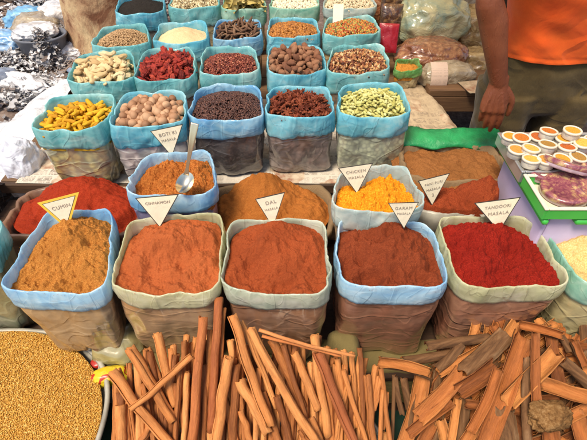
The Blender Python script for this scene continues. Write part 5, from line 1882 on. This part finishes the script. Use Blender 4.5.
def gz(x, y):
    d = sstep(-1.3, -2.1, x) * sstep(.4, 1.6, y) * sstep(9, 6, y) * sstep(-6.5, -5, x)
    return d * (.12 * (fbm((x * 1.6, y * 1.6, 4), 4)) + .05) - .0


rows = []
for i in range(140):
    x = -8 + 9.5 * i / 139
    rows.append([V3((x, -1 + 11 * j / 139, .004 + gz(x, -1 + 11 * j / 139))) for j in range(140)])
mb = MB(); mb.grid(rows, False)
tag(mb.build('dirt_ground', m_gr), None, None, None, 'structure')
mb = MB(); mb.add([(-150, -150, -.06), (150, -150, -.06), (150, 150, -.06), (-150, 150, -.06)], [(0, 1, 2, 3)])
tag(mb.build('ground', m_gr, None, False), None, None, None, 'structure')

# litter: scraps
scr = []
for k in range(8):
    rnd = random.Random(k); V = []; Fq = []
    nx, ny = 6, 3
    for i in range(nx + 1):
        for j in range(ny + 1):
            u, v = i / nx * 2 - 1, j / ny * 2 - 1
            V.append(V3((u * (1 + .3 * noise.noise(V3((v * 3, k, 5)))), v * .6 * (1 + .7 * noise.noise(V3((u * 2, k, 0)))), .6 * noise.noise(V3((u * 1.8, v * 1.5, k * 3.3))) + .35 * noise.noise(V3((u * 4, v * 4, k))))))
    for i in range(nx):
        for j in range(ny):
            a = i * (ny + 1) + j
            Fq.append((a, a + 1, a + ny + 2, a + ny + 1))
    scr.append((V, Fq))
m_scrap = tint_mat('scraps', [(0, (.66, .66, .68)), (.14, (.46, .46, .48)), (.3, (.30, .29, .29)), (.42, (.16, .13, .12)), (.6, (.22, .16, .13)), (.72, (.26, .22, .20)), (.8, (.16, .26, .42)), (.88, (.08, .06, .055)), (1, (.50, .42, .34))], .5)
M, T = [], []
for i in range(6500):
    x, y = random.uniform(-5.6, -1.25), random.uniform(1.3, 7.5)
    den = .5 + noise.noise(V3((x * 1.3, y * 1.3, 9)))
    wht = noise.noise(V3((x * 1.1 + 5, y * 1.1, 2))) > -.02
    if random.random() > den + .25: continue
    s_ = random.uniform(.012, .05)
    t_ = random.random() * (.5 if wht else 1)
    M.append(m4((x, y, gz(x, y) + random.uniform(.005, .05)), (random.gauss(0, .3), random.gauss(0, .3), random.random() * 6.3), (s_ * random.uniform(.7, 1.8), s_ * 1.1, s_)))
    T.append(t_)
for (hx, hy, hz_, hr, hh, nn) in ((at(40, 36, .32).x, at(40, 36, .32).y, .29, .17, .07, 160), (at(70, 42, .1).x, at(70, 42, .1).y, .05, .34, .2, 700), (at(52, 12, .2).x, at(52, 12, .2).y, .16, .45, .2, 800), (at(12, 62, .1).x, at(12, 62, .1).y, .03, .4, .12, 500), (at(25, 90, .1).x, at(25, 90, .1).y, .04, .35, .10, 500)):
    for i in range(int(nn * 1.7)):
        dx, dy = random.gauss(0, .5) * hr, random.gauss(0, .5) * hr
        q_ = math.exp(-(dx * dx + dy * dy) / (hr * hr) * 2)
        s_ = random.uniform(.008, .030)
        M.append(m4((hx + dx, hy + dy, hz_ * (q_ if hz_ > .2 else 1) + hh * q_ * random.uniform(.5, 1) + .03), (random.gauss(0, .4), random.gauss(0, .4), random.random() * 6.3), (s_ * random.uniform(1, 2.2), s_ * .9, s_)))
        T.append(random.random() ** 1.5 * .5)
scatter('litter', scr, M, T, m_scrap, 'torn white, grey and brown plastic scraps littering the ground', 'litter')
straw = ([V3((x * 1.0, y, .10 * x * x + z)) for x in (-1, -.33, .33, 1) for y, z in ((-.02, 0), (.02, 0), (0, .035))], [])
for i in range(3):
    for k in range(3):
        a = i * 3 + k; b = i * 3 + (k + 1) % 3
        straw[1].append((a, b, b + 3, a + 3))
M, T = [], []
for i in range(9000):
    x, y = random.uniform(-5.5, -1.3), random.uniform(1.3, 7.0)
    if noise.noise(V3((x * 1.5, y * 1.5, 20))) < -.15: continue
    s_ = random.uniform(.03, .10)
    M.append(m4((x, y, gz(x, y) + random.uniform(.01, .06)), (random.gauss(0, .3), random.gauss(0, .35), random.random() * 6.3), (s_, s_ * .8, s_ * .8)))
    T.append(random.random())
scatter('straw_litter', [straw], M, T, tint_mat('straw', [(0, (.10, .055, .04)), (.5, (.26, .17, .13)), (.85, (.44, .33, .27)), (1, (.70, .66, .62))], .8), 'brown fibres and twigs matted over the ground among the scraps', 'straw')

# dark tub with foam and blue sheet
pt = at(42, 42, .22)
tb = empty('rubbish_tub', (pt.x, pt.y, 0), 'dark grey plastic tub overflowing with white rubbish', 'tub')
mb = MB()
rows = []
for (f, z) in ((0, .02), (.62, .02), (.70, .05), (1.0, .34), (1.06, .35), (1.06, .37), (.97, .37), (.68, .07), (0, .06)):
    rows.append([V3((pt.x + math.cos(a) * .23 * f, pt.y + math.sin(a) * .19 * f, z * .8)) for a in [2 * math.pi * k / 48 for k in range(48)]])
mb.grid(rows, True)
mb.build('tub', plain('grey_tub', (.14, .15, .18), .4, .2, 6), tb)
m_foam = film_mat('foam_white', (.40, .40, .42), (.72, .72, .74), (.84, .84, .85), cell=9)
GR = 'bags of rubbish on the ground'
blob('rubbish_bag', (pt.x - .03, pt.y + .02, .31), (.20, .16, .07), m_foam, 'silvery white rubbish piled on the dark tub', 'rubbish', 31, 1.0, 5, .2, group=GR)
blob('rubbish_bag', (pt.x + .02, pt.y + .55, .26), (.24, .16, .16), m_foam, 'white and silver bundle behind the blue plastic', 'rubbish', 32, 1.0, 5, .5, group=GR)
q = at(28, 12, .30)
blob('rubbish_bag', (q.x, q.y, .18), (.25, .17, .17), film_mat('film_sky', (.10, .30, .55), (.22, .46, .70), (.55, .70, .82), cell=5), 'pale blue plastic bag behind the dark tub', 'rubbish', 33, .8, 5, .1, group=GR)
q = at(5, 40, .15)
blob('rubbish_bag', (q.x, q.y, .12), (.22, .15, .12), film_mat('film_sky2', (.12, .30, .55), (.24, .42, .66), (.6, .7, .8), cell=7), 'flattened blue and white bag at the frame edge', 'rubbish', 34, .9, 5, group=GR)
q = at(2, 76, .15)
blob('rubbish_bag', (q.x - .1, q.y, .10), (.24, .17, .10), film_mat('film_grey', (.12, .14, .18), (.22, .25, .32), (.4, .44, .5), cell=4), 'slate grey flattened bag lying below the blue one', 'rubbish', 35, .7, 5, group=GR)
q = at(22, 86, .1)
blob('rubbish_bag', (q.x, q.y, .10), (.30, .12, .09), m_foam, 'white crumpled bag on the ground near the white sheet', 'rubbish', 36, 1.0, 5, -.5, group=GR)
q = at(72, 50, .1)
blob('rubbish_bag', (q.x, q.y, .10), (.17, .20, .10), m_foam, 'white tangled plastic at the foot of the tree', 'rubbish', 37, 1.2, 5, .3, group=GR)
for i in range(7):
    x, y = random.uniform(-4.6, -2.4), random.uniform(4.4, 6.6)
    blob('rubbish_bag', (x, y, .12 + gz(x, y)), (random.uniform(.14, .26), random.uniform(.12, .2), random.uniform(.08, .15)), m_foam if i % 2 else m_filmC,
         'crumpled rubbish bag in the heap beyond the dark tub', 'rubbish', 41 + i, 1.0, 4, random.random() * 3, group=GR)

# tree
pt = at(112, 50, 0.0)
tr = empty('tree', (pt.x, pt.y, 0), 'thick tan tree trunk with peeling bark behind the rear sacks', 'tree')
t = NT('peeling_bark')
n1 = t.noise(4, 5, t.mapping((1, 1, .8)), .65, 1)
colt = t.ramp(n1, [(.36, (.16, .065, .03)), (.46, (.36, .22, .12)), (.58, (.50, .36, .20)), (.7, (.60, .46, .26))])
m_trunk = t.done(colt, t.bump(t.noise(9, 6, t.mapping((1, 1, .5))), .8, .04), .9)
rows = []
for i in range(60):
    z = -.05 + 5.6 * i / 59
    r0 = .34 * (1 - .07 * z) + .14 * math.exp(-z * 3)
    rows.append([V3((pt.x + .03 + math.cos(a) * r0 * (1 + .10 * fbm((math.cos(a) * 1.4, math.sin(a) * 1.4, z * .8), 3)) + .02 * math.sin(z), pt.y + math.sin(a) * r0 * (1 + .10 * fbm((math.cos(a) * 1.4, math.sin(a) * 1.4, z * .8 + 9), 3)), z)) for a in [2 * math.pi * k / 56 for k in range(56)]])
mb = MB(); mb.grid(rows, True, 0, False, True)
lim = []
for k in range(7):
    a = k * 0.9; b0 = V3((pt.x, pt.y, 4.6 + .12 * k)); 
    e = b0 + V3((math.cos(a) * 1.3, math.sin(a) * 1.3, 1.3 + .2 * (k % 3)))
    mb.tube([b0, b0.lerp(e, .5) + V3((0, 0, .12)), e], [.15, .09, .03], 10); lim.append(e)
mb.build('trunk', m_trunk, tr)
M, T = [], []
lf = ([V3((-1, 0, 0)), V3((0, -.4, .1)), V3((1, 0, 0)), V3((0, .4, .1))], [(0, 1, 2, 3)])
for i in range(4200):
    e = random.choice(lim)
    o_ = V3((random.gauss(0, .42), random.gauss(0, .42), random.gauss(.1, .30)))
    M.append(m4(e + o_, (random.gauss(0, .7), random.gauss(0, .7), random.random() * 6.3), (.06, .06, .06))); T.append(random.random())
scatter('crown', [lf], M, T, tint_mat('tree_leaf', [(0, (.03, .07, .015)), (1, (.09, .14, .03))], .6), None, None, None, tr)
for o in tr.children:
    o.location = -V3(tr.location)

# low mud wall far behind everything
mb = MB(); mb.box((0, 9.2, .9), (20, .25, 1.8), 0, None, .02)
tag(mb.build('mud_wall', plain('mud', (.34, .24, .16), .95, .3, 3, .6, .03), None, False), 'long plain mud wall far behind the stall', 'wall')

# ------------------------------------------------------------------ unseen canopy, added to shade the rear right bags and warm the light
aw = empty('shade_awning', (.6, 1.6, 0), 'unseen cream canvas on wooden poles, added to shade the rear right of the stall', 'shade_awning')
t = NT('canvas')
t.p.inputs['Base Color'].default_value = (.72, .50, .26, 1); t.p.inputs['Roughness'].default_value = .9
tl = t.new('ShaderNodeBsdfTranslucent'); tl.inputs['Color'].default_value = (.92, .72, .44, 1)
mx = t.new('ShaderNodeMixShader'); mx.inputs[0].default_value = .55
t.l.new(t.p.outputs[0], mx.inputs[1]); t.l.new(tl.outputs[0], mx.inputs[2]); t.l.new(mx.outputs[0], t.n['Material Output'].inputs[0])
AX0, AX1, AY0, AY1, AZ = .15, 3.4, 1.3, 5.2, 2.75
rows = []
for i in range(41):
    x = AX0 + (AX1 - AX0) * i / 40
    rows.append([V3((x, AY0 + (AY1 - AY0) * j / 40, AZ - .12 * math.sin(math.pi * i / 40) * math.sin(math.pi * j / 40) + .02 * noise.noise(V3((x * 2, j * .3, 0))))) for j in range(41)])
mb = MB(); mb.grid(rows, False); mb.build('canvas', t.m, aw)
for x, y in ((AX0 + .05, 4.9), (AX1 - .05, -.6), (AX1 - .05, 5.1), (AX0 + .05, -.65)):
    mb = MB(); mb.tube([(x, y, 0), (x, y, AZ)], .03, 10); mb.build('pole', m_wood, aw)

# ------------------------------------------------------------------ light
w = bpy.data.worlds.new('World'); sc.world = w; w.use_nodes = True
nt = w.node_tree; bg = nt.nodes['Background']
sky = nt.nodes.new('ShaderNodeTexSky'); sky.sky_type = 'NISHITA'; sky.sun_disc = False
SUN_EL, SUN_AZ = R(62), R(-140)      # azimuth measured from +Y towards +X
sky.sun_elevation = SUN_EL; sky.sun_rotation = SUN_AZ
sky.air_density = 1.0; sky.dust_density = 2.5
nt.links.new(sky.outputs[0], bg.inputs[0]); bg.inputs[1].default_value = .12
sl = bpy.data.lights.new('sun', 'SUN'); sl.energy = 3.0; sl.angle = R(18); sl.color = (1, .86, .66)
so = bpy.data.objects.new('sun', sl); COL.objects.link(so)
d = V3((math.sin(SUN_AZ) * math.cos(SUN_EL), math.cos(SUN_AZ) * math.cos(SUN_EL), math.sin(SUN_EL)))
so.rotation_euler = d.to_track_quat('Z', 'Y').to_euler()
so.location = d * 20

vs = sc.view_settings
vs.view_transform = 'Standard'; vs.look = 'None'; vs.gamma = 1; vs.use_curve_mapping = False
vs.exposure = 0.58
sc.cycles.use_denoising = True
sc.cycles.max_bounces = 8; sc.cycles.diffuse_bounces = 4; sc.cycles.transmission_bounces = 4
sc.cycles.caustics_reflective = False; sc.cycles.caustics_refractive = False
sc.cycles.sample_clamp_indirect = 6
